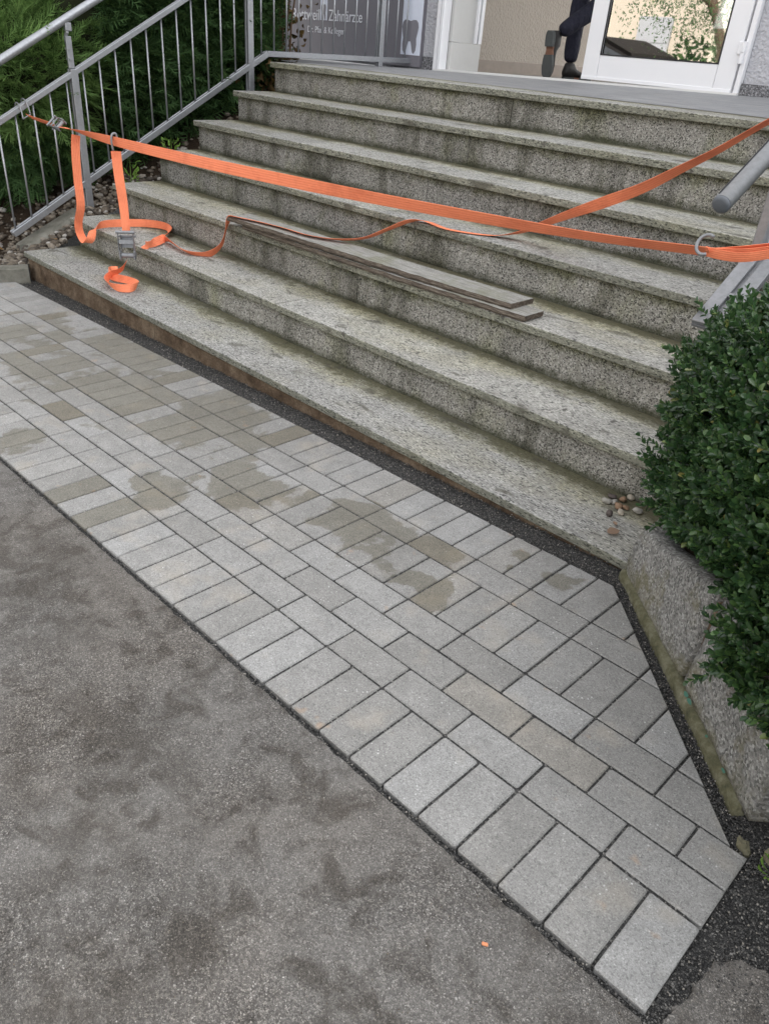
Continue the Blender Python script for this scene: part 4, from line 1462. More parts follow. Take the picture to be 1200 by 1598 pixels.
# remains of green paint and a mortar-filled joint
g = Geo()
rr = random.Random(5)
for t in (.61, .635, .76, .87):
    p = Vector((*PA, 0)) + d * (t * L) + n_out * (.004 if t < .9 else .0)
    zg = pav(p.x, p.y - PT.y).z + .026
    w_, h_ = rr.uniform(.006, .014), rr.uniform(.0025, .006)
    P = [p + d * (w_ * math.cos(a)) * rr.uniform(.6, 1.1) - n_out * (h_ * math.sin(a) * .8) + Vector((0, 0, zg + h_ * .6 * math.sin(a))) for a in [k * PI / 3 for k in range(6)]]
    g.add(P, [tuple(range(6))])
put('paint_chip', g, MAT['green_paint'], pl_, kind='stuff')
g = Geo(); q = Vector((-.318, -.344, 0))
g.box((q.x + .02, q.y + .022, .11), (.012, .03, .26), .003, Euler((0, 0, -.8)).to_matrix())
put('mortar_joint', g, MAT['mortar'], pl_)
g = Geo()
g.add([(-.62, .02, .11), (-.30, -.30, .16), (.0, -.58, .20), (1.2, .2, .20), (1.2, 1.4, .25), (-.55, .9, .2)], [(0, 1, 2, 3, 4, 5)])
put('planter_soil', g, MAT['soil'], pl_)
# loose stones at the planter's foot
def single_stone(loc, r, mat, label, seed, name='stone', cat='stone', group=None, sub=2, rugged=0.0):
    g = Geo(); g.stone((0, 0, 0), r, seed, sub)
    for v_ in g.v:
        v_ *= 1 + rugged * noise.noise(v_ * 75 + Vector((seed, 0, 0)))
    o = bpy.data.objects.new(name, g.mesh(name, MAT[mat], rugged == 0)); COL.objects.link(o); o.location = loc
    return props(o, label, cat, group)
single_stone((-.020, -.668, -.020), (.012, .017, .024), 'peb_moss', 'small upright mossy stone wedged under the planter corner', 3, rugged=.55)
single_stone((.040, -.652, -.014), (.024, .026, .024), 'peb_moss', 'larger rounded stone under the planter at the right edge', 4, rugged=.5)

# ---- boxwood
T_, N_ = np.array([.7071, -.7071, 0]), np.array([.7071, .7071, 0])
BO = np.array([-.684, -.041, 0.])
def leaf_template(L, Wd, fold=.18, curl=.10):
    v = [(0, 0, 0), (.36 * Wd, .28 * L, fold * Wd * .5), (.5 * Wd, .60 * L, fold * Wd), (.33 * Wd, .88 * L, fold * Wd * .4 - curl * L * .3), (0, L, -curl * L), (-.33 * Wd, .88 * L, fold * Wd * .4 - curl * L * .3), (-.5 * Wd, .60 * L, fold * Wd), (-.36 * Wd, .28 * L, fold * Wd * .5), (0, .55 * L, -.04 * Wd)]
    f = [(0, 1, 8), (1, 2, 8), (2, 3, 8), (3, 4, 8), (4, 5, 8), (5, 6, 8), (6, 7, 8), (7, 0, 8)]
    return np.array(v), np.array(f)
def twig_template(rs, L, nl, leafL, leafW, ang=(.95, .45)):
    V, F, MI = [], [], []
    off = 0
    # stem along +y, slightly bent
    bend = rs.uniform(-.12, .12, 2)
    def axis(t): return np.array([bend[0] * t * t * L, t * L, bend[1] * t * t * L])
    sv = []
    for t in (0, .5, 1.0):
        c = axis(t); r = .0011 * (1 - .6 * t)
        for k in range(3): sv.append(c + np.array([math.cos(k * 2.1) * r, 0, math.sin(k * 2.1) * r]))
    sf = []
    for i in range(2):
        for k in range(3):
            k2 = (k + 1) % 3
            sf += [(i * 3 + k, i * 3 + k2, i * 3 + 3 + k2), (i * 3 + k, i * 3 + 3 + k2, i * 3 + 3 + k)]
    V.append(np.array(sv)); F.append(np.array(sf)); MI.append(np.ones(len(sf), int)); off = 9
    for i in range(nl):
        t = (i + .6) / nl
        for s_ in (0, 1):
            az = (i % 2) * PI / 2 + s_ * PI + rs.uniform(-.35, .35)
            el = ang[0] + (ang[1] - ang[0]) * t + rs.uniform(-.22, .22)     # angle away from the stem
            k = (1 - .38 * max(0, t - .6) / .4) * rs.uniform(.8, 1.12)
            lv, lf_ = leaf_template(leafL * k, leafW * k, rs.uniform(.1, .3), rs.uniform(0, .2))
            dirv = np.array([math.cos(az) * math.sin(el), math.cos(el), math.sin(az) * math.sin(el)])
            up = np.array([0, 1., 0]) - dirv * dirv[1]; up /= np.linalg.norm(up)
            x = np.cross(dirv, up)
            Rm = np.stack([x, dirv, up], 1)
            V.append(lv @ Rm.T + axis(t)); F.append(lf_ + off); MI.append(np.zeros(len(lf_), int)); off += len(lv)
    return np.concatenate(V), np.concatenate(F), np.concatenate(MI)
rs = np.random.default_rng(5)
TW = [twig_template(rs, rs.uniform(.045, .07), int(rs.integers(5, 8)), (.0245), .0142) for _ in range(10)]
TW += [twig_template(rs, rs.uniform(.10, .13), int(rs.integers(8, 11)), .023, .0132) for _ in range(3)]
bush = empty('boxwood_bush', (.0, .0, .1), 'dense dark green boxwood growing over the stone planter at the right', 'bush')
BC, BRd, EX = np.array([.585, .365, .45]), np.array([.90, .382, .435]), 3.0
def bush_surface():
    while True:
        d = rng.normal(size=3); d /= np.linalg.norm(d)
        r = (np.abs(d / BRd) ** EX).sum() ** (-1 / EX)
        q = d * r
        nrm = np.sign(q) * np.abs(q / BRd) ** (EX - 1) / BRd
        nrm /= np.linalg.norm(nrm)
        loc = BC + q
        if loc[0] > .75 and rng.random() < .45: continue
        P = BO + T_ * loc[0] + N_ * loc[1] + np.array([0, 0, loc[2]])
        Nw = T_ * nrm[0] + N_ * nrm[1] + np.array([0, 0, nrm[2]])
        lump = .032 * noise.noise(Vector(P * 4.2)) + .016 * noise.noise(Vector(P * 11))
        zmin = (.16 + .16 * min(1, max(0, loc[0]) / .40)) if loc[1] < .15 and loc[0] < .6 else .16
        if P[2] < zmin: continue
        return P + Nw * lump, Nw
cand = []
for i in range(6400):
    P, Nw = bush_surface()
    inset = abs(rng.normal(0, .028)) + (.0 if i % 2 else .03)
    P = P - Nw * (inset + .035)
    d = Nw * .95 + np.array([0, 0, .6]) + rng.normal(size=3) * .34
    k = int(rng.integers(10)) if rng.random() < .975 else 10 + int(rng.integers(3))
    s = rng.uniform(.85, 1.2)
    view = np.array(CP) - P
    facing = float(Nw @ view) / np.linalg.norm(view)
    cand.append((k, xform(frame(d), s, P), facing, np.linalg.norm(view), inset))
order = sorted(range(len(cand)), key=lambda i: (0 if (cand[i][2] > .15 and cand[i][4] < .045) else 1, cand[i][3]))
tw_me = []
for v, f, mi in TW:
    me = bpy.data.meshes.new('twig'); me.from_pydata(v.tolist(), [], f.tolist())
    me.materials.append(MAT['box']); me.materials.append(MAT['fern'])
    me.polygons.foreach_set('material_index', mi.tolist()); me.polygons.foreach_set('use_smooth', [True] * len(f)); me.update()
    tw_me.append(me)
for i in order[:290]:
    k, m, *_ = cand[i]
    o = bpy.data.objects.new('twig', tw_me[k]); COL.objects.link(o); o.parent = bush
    m2 = m.copy(); m2[:3, 3] -= np.array(bush.location)
    o.matrix_local = Matrix(m2.tolist())
xf = [(cand[i][0], cand[i][1]) for i in order[290:]]
join('foliage', TW, xf, [MAT['box'], MAT['fern']], bush, smooth=True, kind='stuff')
# dark solid core added inside the bush to block the view through
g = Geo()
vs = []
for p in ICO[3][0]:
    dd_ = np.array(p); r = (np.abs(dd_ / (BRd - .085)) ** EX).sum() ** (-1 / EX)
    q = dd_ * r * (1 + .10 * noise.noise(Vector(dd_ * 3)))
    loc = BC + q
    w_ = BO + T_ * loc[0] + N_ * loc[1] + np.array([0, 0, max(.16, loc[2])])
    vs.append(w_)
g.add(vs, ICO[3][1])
put('bush_core', g, MAT['inner'], bush, kind='stuff')
g = Geo()
for k in range(5):
    b = Vector(BO + T_ * (.15 + .2 * k) + N_ * .3)
    g.tube([b + Vector((0, 0, .1)), b + Vector((.02, .01, .3)), b + Vector((.05 * math.sin(k), .04, .6))], [.012, .009, .004], 8)
put('stem', g, MAT['bark'], bush)

# pebbles and dead leaves beside the bush, on the lowest tread
PEB = [(-.901, .262, .013, .010, 'peb_grey'), (-.905, .306, .013, .009, 'peb_dark'), (-.912, .372, .013, .010, 'peb_pale'), (-.884, .280, .010, .008, 'peb_grey'), (-.872, .318, .013, .010, 'peb_brown'), (-.858, .266, .014, .009, 'peb_brown'),
       (-.838, .276, .009, .008, 'peb_brown'), (-.852, .196, .011, .010, 'peb_dark'), (-.832, .236, .011, .008, 'peb_pale'), (-.862, .352, .012, .009, 'peb_pale'), (-.80, .29, .013, .01, 'peb_grey')]
LAB = ['grey oval pebble at the left end of the little heap by the boxwood', 'reddish dark pebble behind the grey oval one by the boxwood', 'pale pebble at the back of the heap against the second riser', 'small speckled pebble in the middle of the heap by the boxwood',
       'large brown pebble touching the boxwood twigs', 'tan pebble at the front of the heap by the boxwood', 'narrow tan pebble next to the boxwood leaves', 'dark brown pebble lying in front of the heap', 'pale small pebble at the front right of the heap',
       'pale grey-green pebble under the boxwood at the back', 'grey pebble half hidden under the boxwood leaves']
for i, (x, y, r, rz, mt) in enumerate(PEB):
    single_stone((x, y, rz * .85), (r * 1.35, r, rz), mt, LAB[i], 20 + i, 'pebble', 'pebble', 'pebbles beside the boxwood', 3, .0)
def flat_leaf(loc, size, mat, label, rot, group=None):
    g = Geo()
    P = [(0, 0, 0), (.30, .18, .05), (.42, .5, .10), (.25, .85, .04), (0, 1.05, .0), (-.26, .82, .06), (-.44, .48, .09), (-.28, .16, .03), (0, .5, -.02)]
    g.add([(p[0] * size, p[1] * size, p[2] * size + .004) for p in P], [(i, (i + 1) % 8, 8) for i in range(8)])
    o = bpy.data.objects.new('fallen_leaf', g.mesh('fallen_leaf', MAT[mat], True)); COL.objects.link(o)
    o.location = loc; o.rotation_euler = rot
    return props(o, label, 'leaf', group)
flat_leaf((-.795, .09, .002), .042, 'dead_leaf', 'dry pinkish brown leaf on the lowest step beside the planter', (.1, .1, -.5), 'fallen leaves')
flat_leaf((-.80, .155, .002), .018, 'dead_leaf', 'tiny pale dry leaf on the lowest step above the brown one', (.2, 0, 1.2), 'fallen leaves')

# ================================================================== planting bed, hedge and shrubs on the left
def soil_z(x, y):
    a = -.10 + .03 * (-4.9 - x) if y < 0 else 0
    if y >= 0:
        a = -.09 + .44 * y + max(0, -5.15 - x) * .10
    a = min(a, .98)
    return a + .012 * noise.noise(Vector((x * 9, y * 9, 1))) + .02 * noise.noise(Vector((x * 2.5, y * 2.5, 4)))
g = Geo()
nx, ny = 44, 50
vs, fs = [], []
for j in range(ny + 1):
    for i in range(nx + 1):
        x = -10 + (XL + .008 + 10) * i / nx; y = -1.2 + 4.79 * j / ny
        if y < 0.03: x = min(x, -4.87 + .40 * min(0, y + .02))
        vs.append((x, y, soil_z(x, y)))
for j in range(ny):
    for i in range(nx):
        a = j * (nx + 1) + i
        fs.append((a, a + 1, a + nx + 2, a + nx + 1))
g.add(vs, fs)
put('planting_bed', g, MAT['soil'], None, smooth=True, label='dark planting bed sloping up beside the steps', kind='structure')
g = Geo()
nx, ny = 40, 40
vs, fs = [], []
for j in range(ny + 1):
    for i in range(nx + 1):
        x = XR - .02 + (4.2 - XR) * i / nx
        ya = max(-.49 + .586 * (x + .03), -.46 - .968 * (x + .03))
        y = ya + (3.58 - ya) * j / ny
        z = min(.97, max(.14, .14 + .44 * (y - .15))) + .015 * noise.noise(Vector((x * 5, y * 5, 8)))
        vs.append((x, y, z))
for j in range(ny):
    for i in range(nx):
        a_ = j * (nx + 1) + i
        fs.append((a_, a_ + 1, a_ + nx + 2, a_ + nx + 1))
g.add(vs, fs)
put('planting_bed', g, MAT['soil'], None, smooth=True, label='dark planting bed behind the boxwood at the right of the steps', kind='structure')
temps = []
for k in range(8):
    v = np.array(ICO[1][0]) * np.array([1, rng.uniform(.65, .9), rng.uniform(.4, .65)])
    v *= np.array([1 + .25 * noise.noise(Vector(p) * 1.4 + Vector((k * 3, 0, 0))) for p in ICO[1][0]])[:, None]
    temps.append(tmpl(v, ICO[1][1]))
xf = []
for _ in range(2300):
    y = rng.uniform(-.85, .95) if rng.random() < .85 else rng.uniform(.9, 2.6)
    xr = -4.885 + .40 * min(0, y) - .02
    x = xr - abs(rng.normal(0, .38))
    if x < -6.4: continue
    s = rng.uniform(.009, .024) if rng.random() < .85 else rng.uniform(.022, .04)
    R = frame([math.cos(rng.uniform(0, 6.3)), math.sin(rng.uniform(0, 6.3)), .1 * rng.normal()], rng.normal(0, .3))
    xf.append((int(rng.integers(8)), xform(R, s, (x, y, soil_z(x, y) + s * .25))))
join('river_gravel', temps, xf, [MAT['pebble']], smooth=True, label='brown river pebbles covering the bed left of the steps', kind='stuff')
g = Geo(); g.box((-5.16, .30, .03), (.16, .5, .10), .02, Euler((.42, 0, .05)).to_matrix())
put('footing_block', g, MAT['kerb'], None, label='sloping concrete footing under the lower end of the left railing', cat='footing')
FL = [(-5.27, .0, 'fallen', .05, 'orange brown leaf lying just left of the railing foot'), (-5.33, .13, 'fallen', .055, 'tan leaf on the pebbles farthest left'), (-5.10, -.16, 'fallen', .05, 'yellowish leaf on the pebbles nearest the lowest step'),
      (-4.99, .22, 'fallen', .045, 'bright orange leaf on the pebbles against the second step'), (-5.02, -.26, 'dead_leaf', .05, 'brown leaf on the pebbles by the kerb'), (-5.25, -.26, 'fallen', .04, 'small ochre leaf on the pebbles left of the kerb')]
for x, y, mt, s, lb in FL:
    flat_leaf((x, y, soil_z(x, y) + .022), s, mt, lb, (random.uniform(-.3, .5), random.uniform(-.4, .4), random.uniform(0, 6.3)), 'fallen leaves')

def spray_template(rs, L=.16, n=15, droop=.25, wid=.0045, fan=.9):
    """flat feathery conifer spray: axis, side branchlets, and small scale tips on each"""
    V, F = [], []
    def strip(a, b, w, nrm):
        a, b = np.array(a), np.array(b)
        d = b - a; sd = np.cross(d, nrm); sd /= (np.linalg.norm(sd) + 1e-9)
        o = len(V)
        V.extend([a + sd * w * .5, a - sd * w * .5, (a + b) / 2 + sd * w * .6, (a + b) / 2 - sd * w * .6, b])
        F.extend([(o, o + 1, o + 2), (o + 1, o + 3, o + 2), (o + 2, o + 3, o + 4)])
    ax = lambda t: np.array([.02 * math.sin(t * 3) * L, t * L, -droop * L * t * t])
    nrm = np.array([0, 0, 1.])
    strip(ax(0), ax(.6), wid * .7, nrm); strip(ax(.5), ax(1.05), wid, nrm)
    for i in range(n):
        t = .10 + .88 * i / n
        sgn = 1 if i % 2 else -1
        l = L * (.52 * (1 - t) + .12) * rs.uniform(.75, 1.2)
        an = fan * rs.uniform(.75, 1.15)
        d = np.array([sgn * math.sin(an), math.cos(an), rs.uniform(-.25, .25)])
        a = ax(t); b = a + d * l + np.array([0, 0, -droop * l * .5])
        strip(a, b, wid, nrm + rs.normal(size=3) * .3)
        for q in (.3, .5, .7, .88):
            for s2 in (-1, 1):
                d2 = np.array([sgn * math.sin(an + s2 * .75), math.cos(an + s2 * .75), rs.uniform(-.3, .3)])
                c = a + (b - a) * q
                e = c + d2 * l * .30 * (1.1 - q)
                o = len(V); sd = np.cross(d2, nrm); sd /= np.linalg.norm(sd) + 1e-9
                V.extend([c + sd * wid * .45, c - sd * wid * .45, e]); F.append((o, o + 1, o + 2))
    return tmpl(V, F)
rs = np.random.default_rng(9)
SPD = [spray_template(rs, rs.uniform(.12, .18), 13, .3, .0055, .95) for _ in range(6)]
SPL = [spray_template(rs, rs.uniform(.16, .24), 15, .35, .0045, .55) for _ in range(6)]
def shrub(root, temps, mat, n, centre, rad, ex, zmin, inner_mat, up=.4, depth=.16, lumps=.14, lim=None, seed=0, droop=0):
    c, r = np.array(centre), np.array(rad)
    xf = []
    while len(xf) < n:
        d = rng.normal(size=3); d /= np.linalg.norm(d)
        rr = (np.abs(d / r) ** ex).sum() ** (-1 / ex)
        q = d * rr
        nr = np.sign(q) * np.abs(q / r) ** (ex - 1) / r; nr /= np.linalg.norm(nr)
        P = c + q
        P = P + nr * (lumps * noise.noise(Vector(P * 2.6) + Vector((seed, 0, 0))) + lumps * .6 * noise.noise(Vector(P * 6)) - abs(rng.normal(0, depth)))
        if P[2] < zmin(P) or (lim and not lim(P)): continue
        dv = nr + np.array([0, 0, up]) + rng.normal(size=3) * .35
        m = xform(frame(dv, rng.normal(0, .7)), rng.uniform(.75, 1.25), P)
        xf.append((int(rng.integers(len(temps))), m))
    join('foliage', temps, xf, [MAT[mat]], root, kind='stuff')
    g = Geo(); vs = []  # dark solid core added inside the shrub to block the view through
    for p in ICO[3][0]:
        dd_ = np.array(p); rr = (np.abs(dd_ / (r * .86 - .05)) ** ex).sum() ** (-1 / ex)
        P = c + dd_ * rr * (1 + .08 * noise.noise(Vector(dd_ * 3)))
        P[2] = max(P[2], zmin(P))
        vs.append(P)
    g.add(vs, ICO[3][1])
    put('shrub_core', g, MAT[inner_mat], root, kind='stuff')
bot = lambda P: soil_z(P[0], P[1]) + .03
hd = empty('conifer_hedge', (-6.2, 1.6, .6), 'tall dark green conifer hedge behind the left railing', 'hedge')
shrub(hd, SPD, 'conifer', 8200, (-6.24, 1.40, 1.30), (.92, 1.50, 1.32), 3.4, bot, 'inner', lim=lambda P: P[0] > -6.7 and P[2] < 2.6 and not (P[1] < .92 and P[2] > .55 + .12 * noise.noise(Vector(P * 4)) and P[0] > -6.5) and P[1] < 2.28 + (-5.4 - P[0]) * .85 + .10 * noise.noise(Vector(P * 5)))
g = Geo()
for k in range(4):
    b = Vector((-6.2, .9 + .5 * k, soil_z(-6.2, .9 + .5 * k)))
    g.tube([b, b + Vector((0, 0, .5)), b + Vector((.05, .02, 1.2))], [.05, .04, .02], 8)
put('trunk', g, MAT['bark'], hd)
jn = empty('juniper_shrub', (-6.3, .3, .1), 'bright green feathery juniper at the upper left behind the handrail', 'shrub')
shrub(jn, SPL, 'juniper', 3600, (-5.96, .46, .98), (.60, .60, .48), 2.4, bot, 'inner', up=.55, seed=7, lim=lambda P: P[0] > -6.6)
g = Geo(); b = Vector((-6.4, .3, soil_z(-6.4, .3)))
g.tube([b, b + Vector((0, 0, .4)), b + Vector((.05, .02, .9))], [.05, .04, .02], 8)
put('trunk', g, MAT['bark'], jn)

# bronze-leaved shrub at the head of the steps
def broad_template(L, Wd):
    v, f = leaf_template(L, Wd, .25, .25)
    return tmpl(v, f)
BL = [broad_template(.055, .038), broad_template(.065, .042), broad_template(.045, .03)]
cp = empty('bronze_shrub', (-5.42, 2.45, .95), 'shrub with olive and bronze leaves beside the practice sign', 'shrub')
xf = []
for _ in range(760):
    t = rng.random()
    z = .93 + 1.5 * t
    P = np.array([-5.80, 2.62 + .08 * math.sin(z * 3), z]) + rng.normal(size=3) * np.array([.13, .13, .04])
    dv = rng.normal(size=3) + np.array([.35, -.3, -.1])
    xf.append((int(rng.integers(3)), xform(frame(dv), rng.uniform(.7, 1.2), P)))
for _ in range(230):
    P = np.array([-5.34, 2.20, .98]) + rng.normal(size=3) * np.array([.10, .13, .07])
    xf.append((int(rng.integers(3)), xform(frame(rng.normal(size=3) + np.array([.4, -.4, .2])), rng.uniform(.7, 1.15), P)))
join('foliage', BL, xf, [MAT['copper']], cp, kind='stuff')
g = Geo()
for k in range(4):
    a_ = Vector((-5.55 + .05 * k, 2.45, .86))
    g.tube([a_, a_ + Vector((-.02, .05, .5)), a_ + Vector((-.05, .1 + .05 * k, 1.3))], [.009, .007, .003], 6)
put('stem', g, MAT['bark'], cp)
# small fresh green plant between the steps and the hedge
FV = [tmpl(*leaf_template(.05, .013, .2, .3)), tmpl(*leaf_template(.04, .016, .2, .3))]
for nm, (x, y, z), n, lb in (('young_plant', (-5.06, 1.16, .40), 60, 'small fresh green plant beside the fifth step'), ('young_plant', (-5.14, .88, .26), 26, 'low yellow-green plant in the bed behind the taut strap')):
    yp = empty(nm, (x, y, z), lb, 'plant')
    xf = []
    for _ in range(n):
        h_ = rng.uniform(.02, .20)
        az = rng.uniform(0, 6.3)
        P = np.array([x, y, z]) + np.array([math.cos(az) * .035, math.sin(az) * .035, h_])
        xf.append((int(rng.integers(2)), xform(frame([math.cos(az), math.sin(az), .6]), rng.uniform(.7, 1.2), P)))
    join('leaves', FV, xf, [MAT['fern']], yp, kind='stuff')
    g = Geo(); g.tube([(x, y, z - .04), (x + .01, y, z + .1), (x, y + .01, z + .21)], [.004, .003, .001], 6)
    put('stem', g, MAT['fern'], yp)
wd = empty('weed', (.045, -.695, .0), 'tiny green weed beside the paving at the right edge', 'plant')
xf = [(int(rng.integers(2)), xform(frame([math.cos(a), math.sin(a), .5]), .7, np.array([.045, -.70, -.012]) + np.array([math.cos(a), math.sin(a), 1]) * .008)) for a in np.linspace(0, 6, 9)]
join('leaves', FV, xf, [MAT['fern']], wd, kind='stuff')
g = Geo(); g.box((0, 0, 0), (.011, .006, .003), .001)
oc = put('chip', g, MAT['orange_chip'], None, label='small orange chip lying on the asphalt', cat='chip')
oc.location = (-.245, -1.194, -.0205); oc.rotation_euler = (.05, .1, .6)
# ================================================================== person going in through the door (only the legs show in the photograph)
HF = 1.108
per = empty('person', (-4.0, 4.25, HF), 'person in dark navy trousers and black boots walking in through the open door', 'person')
J = {'pelvis': (-4.0, 4.50, 2.07), 'waist': (-3.99, 4.53, 2.25), 'chest': (-3.98, 4.58, 2.48), 'neck': (-3.97, 4.62, 2.66), 'head1': (-3.965, 4.65, 2.77), 'head2': (-3.96, 4.66, 2.88),
     'hipL': (-4.10, 4.49, 2.02), 'kneeL': (-4.115, 4.42, 1.62), 'ankL': (-4.01, 4.27, 1.235),
     'hipR': (-3.90, 4.50, 2.02), 'kneeR': (-3.885, 4.40, 1.66), 'ankR': (-4.02, 4.075, 1.435),
     'shL': (-4.17, 4.57, 2.57), 'elL': (-4.24, 4.50, 2.30), 'wrL': (-4.21, 4.66, 2.10), 'shR': (-3.78, 4.59, 2.57), 'elR': (-3.70, 4.66, 2.31), 'wrR': (-3.72, 4.80, 2.13)}
Rr = {'pelvis': .125, 'waist': .12, 'chest': .135, 'neck': .055, 'head1': .075, 'head2': .085, 'hipL': .095, 'kneeL': .072, 'ankL': .062, 'hipR': .095, 'kneeR': .075, 'ankR': .060,
      'shL': .065, 'elL': .05, 'wrL': .035, 'shR': .065, 'elR': .05, 'wrR': .035}
E_ = [('pelvis', 'waist'), ('waist', 'chest'), ('chest', 'neck'), ('neck', 'head1'), ('head1', 'head2'), ('pelvis', 'hipL'), ('hipL', 'kneeL'), ('kneeL', 'ankL'), ('pelvis', 'hipR'), ('hipR', 'kneeR'), ('kneeR', 'ankR'),
      ('chest', 'shL'), ('shL', 'elL'), ('elL', 'wrL'), ('chest', 'shR'), ('shR', 'elR'), ('elR', 'wrR')]
names = list(J); verts = [Vector(J[n]) for n in names]; rad = [Rr[n] for n in names]
edges = [(names.index(a), names.index(b)) for a, b in E_]
# hands: palm and five fingers each
for s_, w_ in (('L', 'wrL'), ('R', 'wrR')):
    e_ = Vector(J['el' + s_]); wv_ = Vector(J[w_]); d = (wv_ - e_).normalized()
    side = d.cross(Vector((1, 0, 0))).normalized(); inw = d.cross(side)
    pi_ = len(verts); verts.append(wv_ + d * .07); rad.append(.030); edges.append((names.index(w_), pi_))
    for k in range(4):
        b = wv_ + d * .10 + side * (.027 - .018 * k)
        l = (.036, .042, .040, .031)[k]
        i0 = len(verts); verts += [b, b + d * l + inw * .008, b + d * (l * 1.6) + inw * .03]; rad += [.0095, .0085, .007]
        edges += [(pi_, i0), (i0, i0 + 1), (i0 + 1, i0 + 2)]
    i0 = len(verts); b = wv_ + d * .04 + side * .032
    verts += [b, b + d * .03 + side * .02 + inw * .01, b + d * .055 + side * .022 + inw * .022]; rad += [.011, .0095, .008]
    edges += [(pi_, i0), (i0, i0 + 1), (i0 + 1, i0 + 2)]
me = bpy.data.meshes.new('body_cage'); me.from_pydata([tuple(v) for v in verts], edges, [])
tmp = bpy.data.objects.new('body_cage', me); COL.objects.link(tmp)
sk = tmp.modifiers.new('skin', 'SKIN'); sk.use_smooth_shade = True
for i, r in enumerate(rad):
    me.skin_vertices[0].data[i].radius = (r, r)
me.skin_vertices[0].data[0].use_root = True
sb = tmp.modifiers.new('sub', 'SUBSURF'); sb.levels = 2; sb.render_levels = 2
dg = bpy.context.evaluated_depsgraph_get()
bm_ = bpy.data.meshes.new_from_object(tmp.evaluated_get(dg))
bpy.data.objects.remove(tmp)
bm_.materials.clear()
for k in ('navy', 'jacket', 'skin'): bm_.materials.append(MAT[k])
for p in bm_.polygons:
    c = p.center
    hand = min((c - Vector(J['wrL'])).length, (c - Vector(J['wrR'])).length)
    beyond = any((c - Vector(J['wr' + s_])).dot((Vector(J['wr' + s_]) - Vector(J['el' + s_])).normalized()) > .0 and (c - Vector(J['wr' + s_])).length < .25 for s_ in 'LR')
    p.material_index = 2 if (c.z > 2.69 or beyond) else (1 if c.z > 2.10 or hand < .3 and c.x < -4.17 else 0)
    p.use_smooth = True
for v in bm_.vertices:
    if v.co.z < 2.0:      # creases in the trousers
        v.co += Vector((.006 * noise.noise(v.co * 18), .008 * noise.noise(v.co * 15 + Vector((3, 0, 0))), .0))
    v.co -= Vector(per.location)
ob = bpy.data.objects.new('body', bm_); COL.objects.link(ob); ob.parent = per
g = Geo()
for p in ICO[3][0]:
    pass
vs = [Vector((p.x * .092, p.y * .102, p.z * .10)) * (1 + .05 * noise.noise(p * 6)) + Vector((-3.962, 4.645, 2.872)) for p in ICO[3][0]]
g.add(vs, ICO[3][1]); put('hair', g, MAT['hair'], per, smooth=True)
g = Geo()
for sx in (-1, 1):
    g.add([Vector((p.x * .012, p.y * .02, p.z * .032)) + Vector((-3.962 + sx * .093, 4.66, 2.80)) for p in ICO[2][0]], ICO[2][1])
put('ear', g, MAT['skin'], per, smooth=True)
g = Geo()
g.add([Vector((p.x * .016, p.y * .025, p.z * .026)) + Vector((-3.955, 4.752, 2.79)) for p in ICO[2][0]], ICO[2][1])
put('nose', g, MAT['skin'], per, smooth=True)
def boot(origin, heel, toe, upn, sole_only=False):
    """boot built from cross sections heel to toe; heel/toe: points of the sole, upn: direction from sole to instep"""
    heel, toe, upn = Vector(heel), Vector(toe), Vector(upn).normalized()
    d = (toe - heel); L = d.length; d /= L
    side = d.cross(upn).normalized(); upn = side.cross(d).normalized()
    b = empty('boot', heel); b.parent = per; b.location = heel - Vector(per.location)
    sec = [(0, .030, .10), (.04, .036, .13), (.16, .038, .135), (.32, .036, .13), (.42, .036, .095), (.55, .043, .075), (.72, .050, .062), (.86, .046, .052), (.95, .034, .042), (1.0, .014, .03)]
    g = Geo(); n = 14; vs, fs = [], []
    for (t, w_, h_) in sec:
        for k in range(n):
            a = 2 * PI * k / n
            x, z = math.cos(a), math.sin(a)
            vs.append(heel + d * (t * L) + side * (x * w_ * (1 if z < .2 else .9)) + upn * (.028 + (h_ - .028) * (z * .5 + .5)))
    for i in range(len(sec) - 1):
        for k in range(n):
            k2 = (k + 1) % n
            fs.append((i * n + k, i * n + k2, (i + 1) * n + k2, (i + 1) * n + k))
    fs.append(tuple(range(n - 1, -1, -1))); fs.append(tuple((len(sec) - 1) * n + k for k in range(n)))
    g.add(vs, fs); put('upper', g, MAT['boot'], b, smooth=True)
    def solepart(t0, t1, mat, name, thick):
        g = Geo(); vs, fs = [], []
        N = 10
        for i in range(N + 1):
            t = t0 + (t1 - t0) * i / N
            w_ = np.interp(t, [0, .03, .1, .25, .42, .6, .75, .9, .97, 1.0], [.018, .028, .035, .036, .031, .045, .051, .044, .030, .012])
            for (sx, sz) in ((-1, 0), (1, 0), (1, 1), (-1, 1)):
                vs.append(heel + d * (t * L) + side * (sx * (w_ + .003)) + upn * (sz * thick + .030 - thick))
        for i in range(N):
            for k in range(4):
                k2 = (k + 1) % 4
                fs.append((i * 4 + k, i * 4 + k2, (i + 1) * 4 + k2, (i + 1) * 4 + k))
        fs.append((3, 2, 1, 0)); fs.append(tuple(N * 4 + k for k in range(4)))
        g.add(vs, fs); put(name, g, MAT[mat], b)
    solepart(0, .33, 'sole', 'heel', .030)
    solepart(.331, .50, 'sole_mid', 'arch', .012)
    solepart(.501, 1, 'sole', 'sole', .022)
boot(None, (-4.055, 3.985, 1.445), (-4.045, 4.0, HF + .01), (.10, 1, .10))
boot(None, (-4.02, 4.215, HF + .0), (-3.90, 4.44, HF + .0), (0, 0, 1))

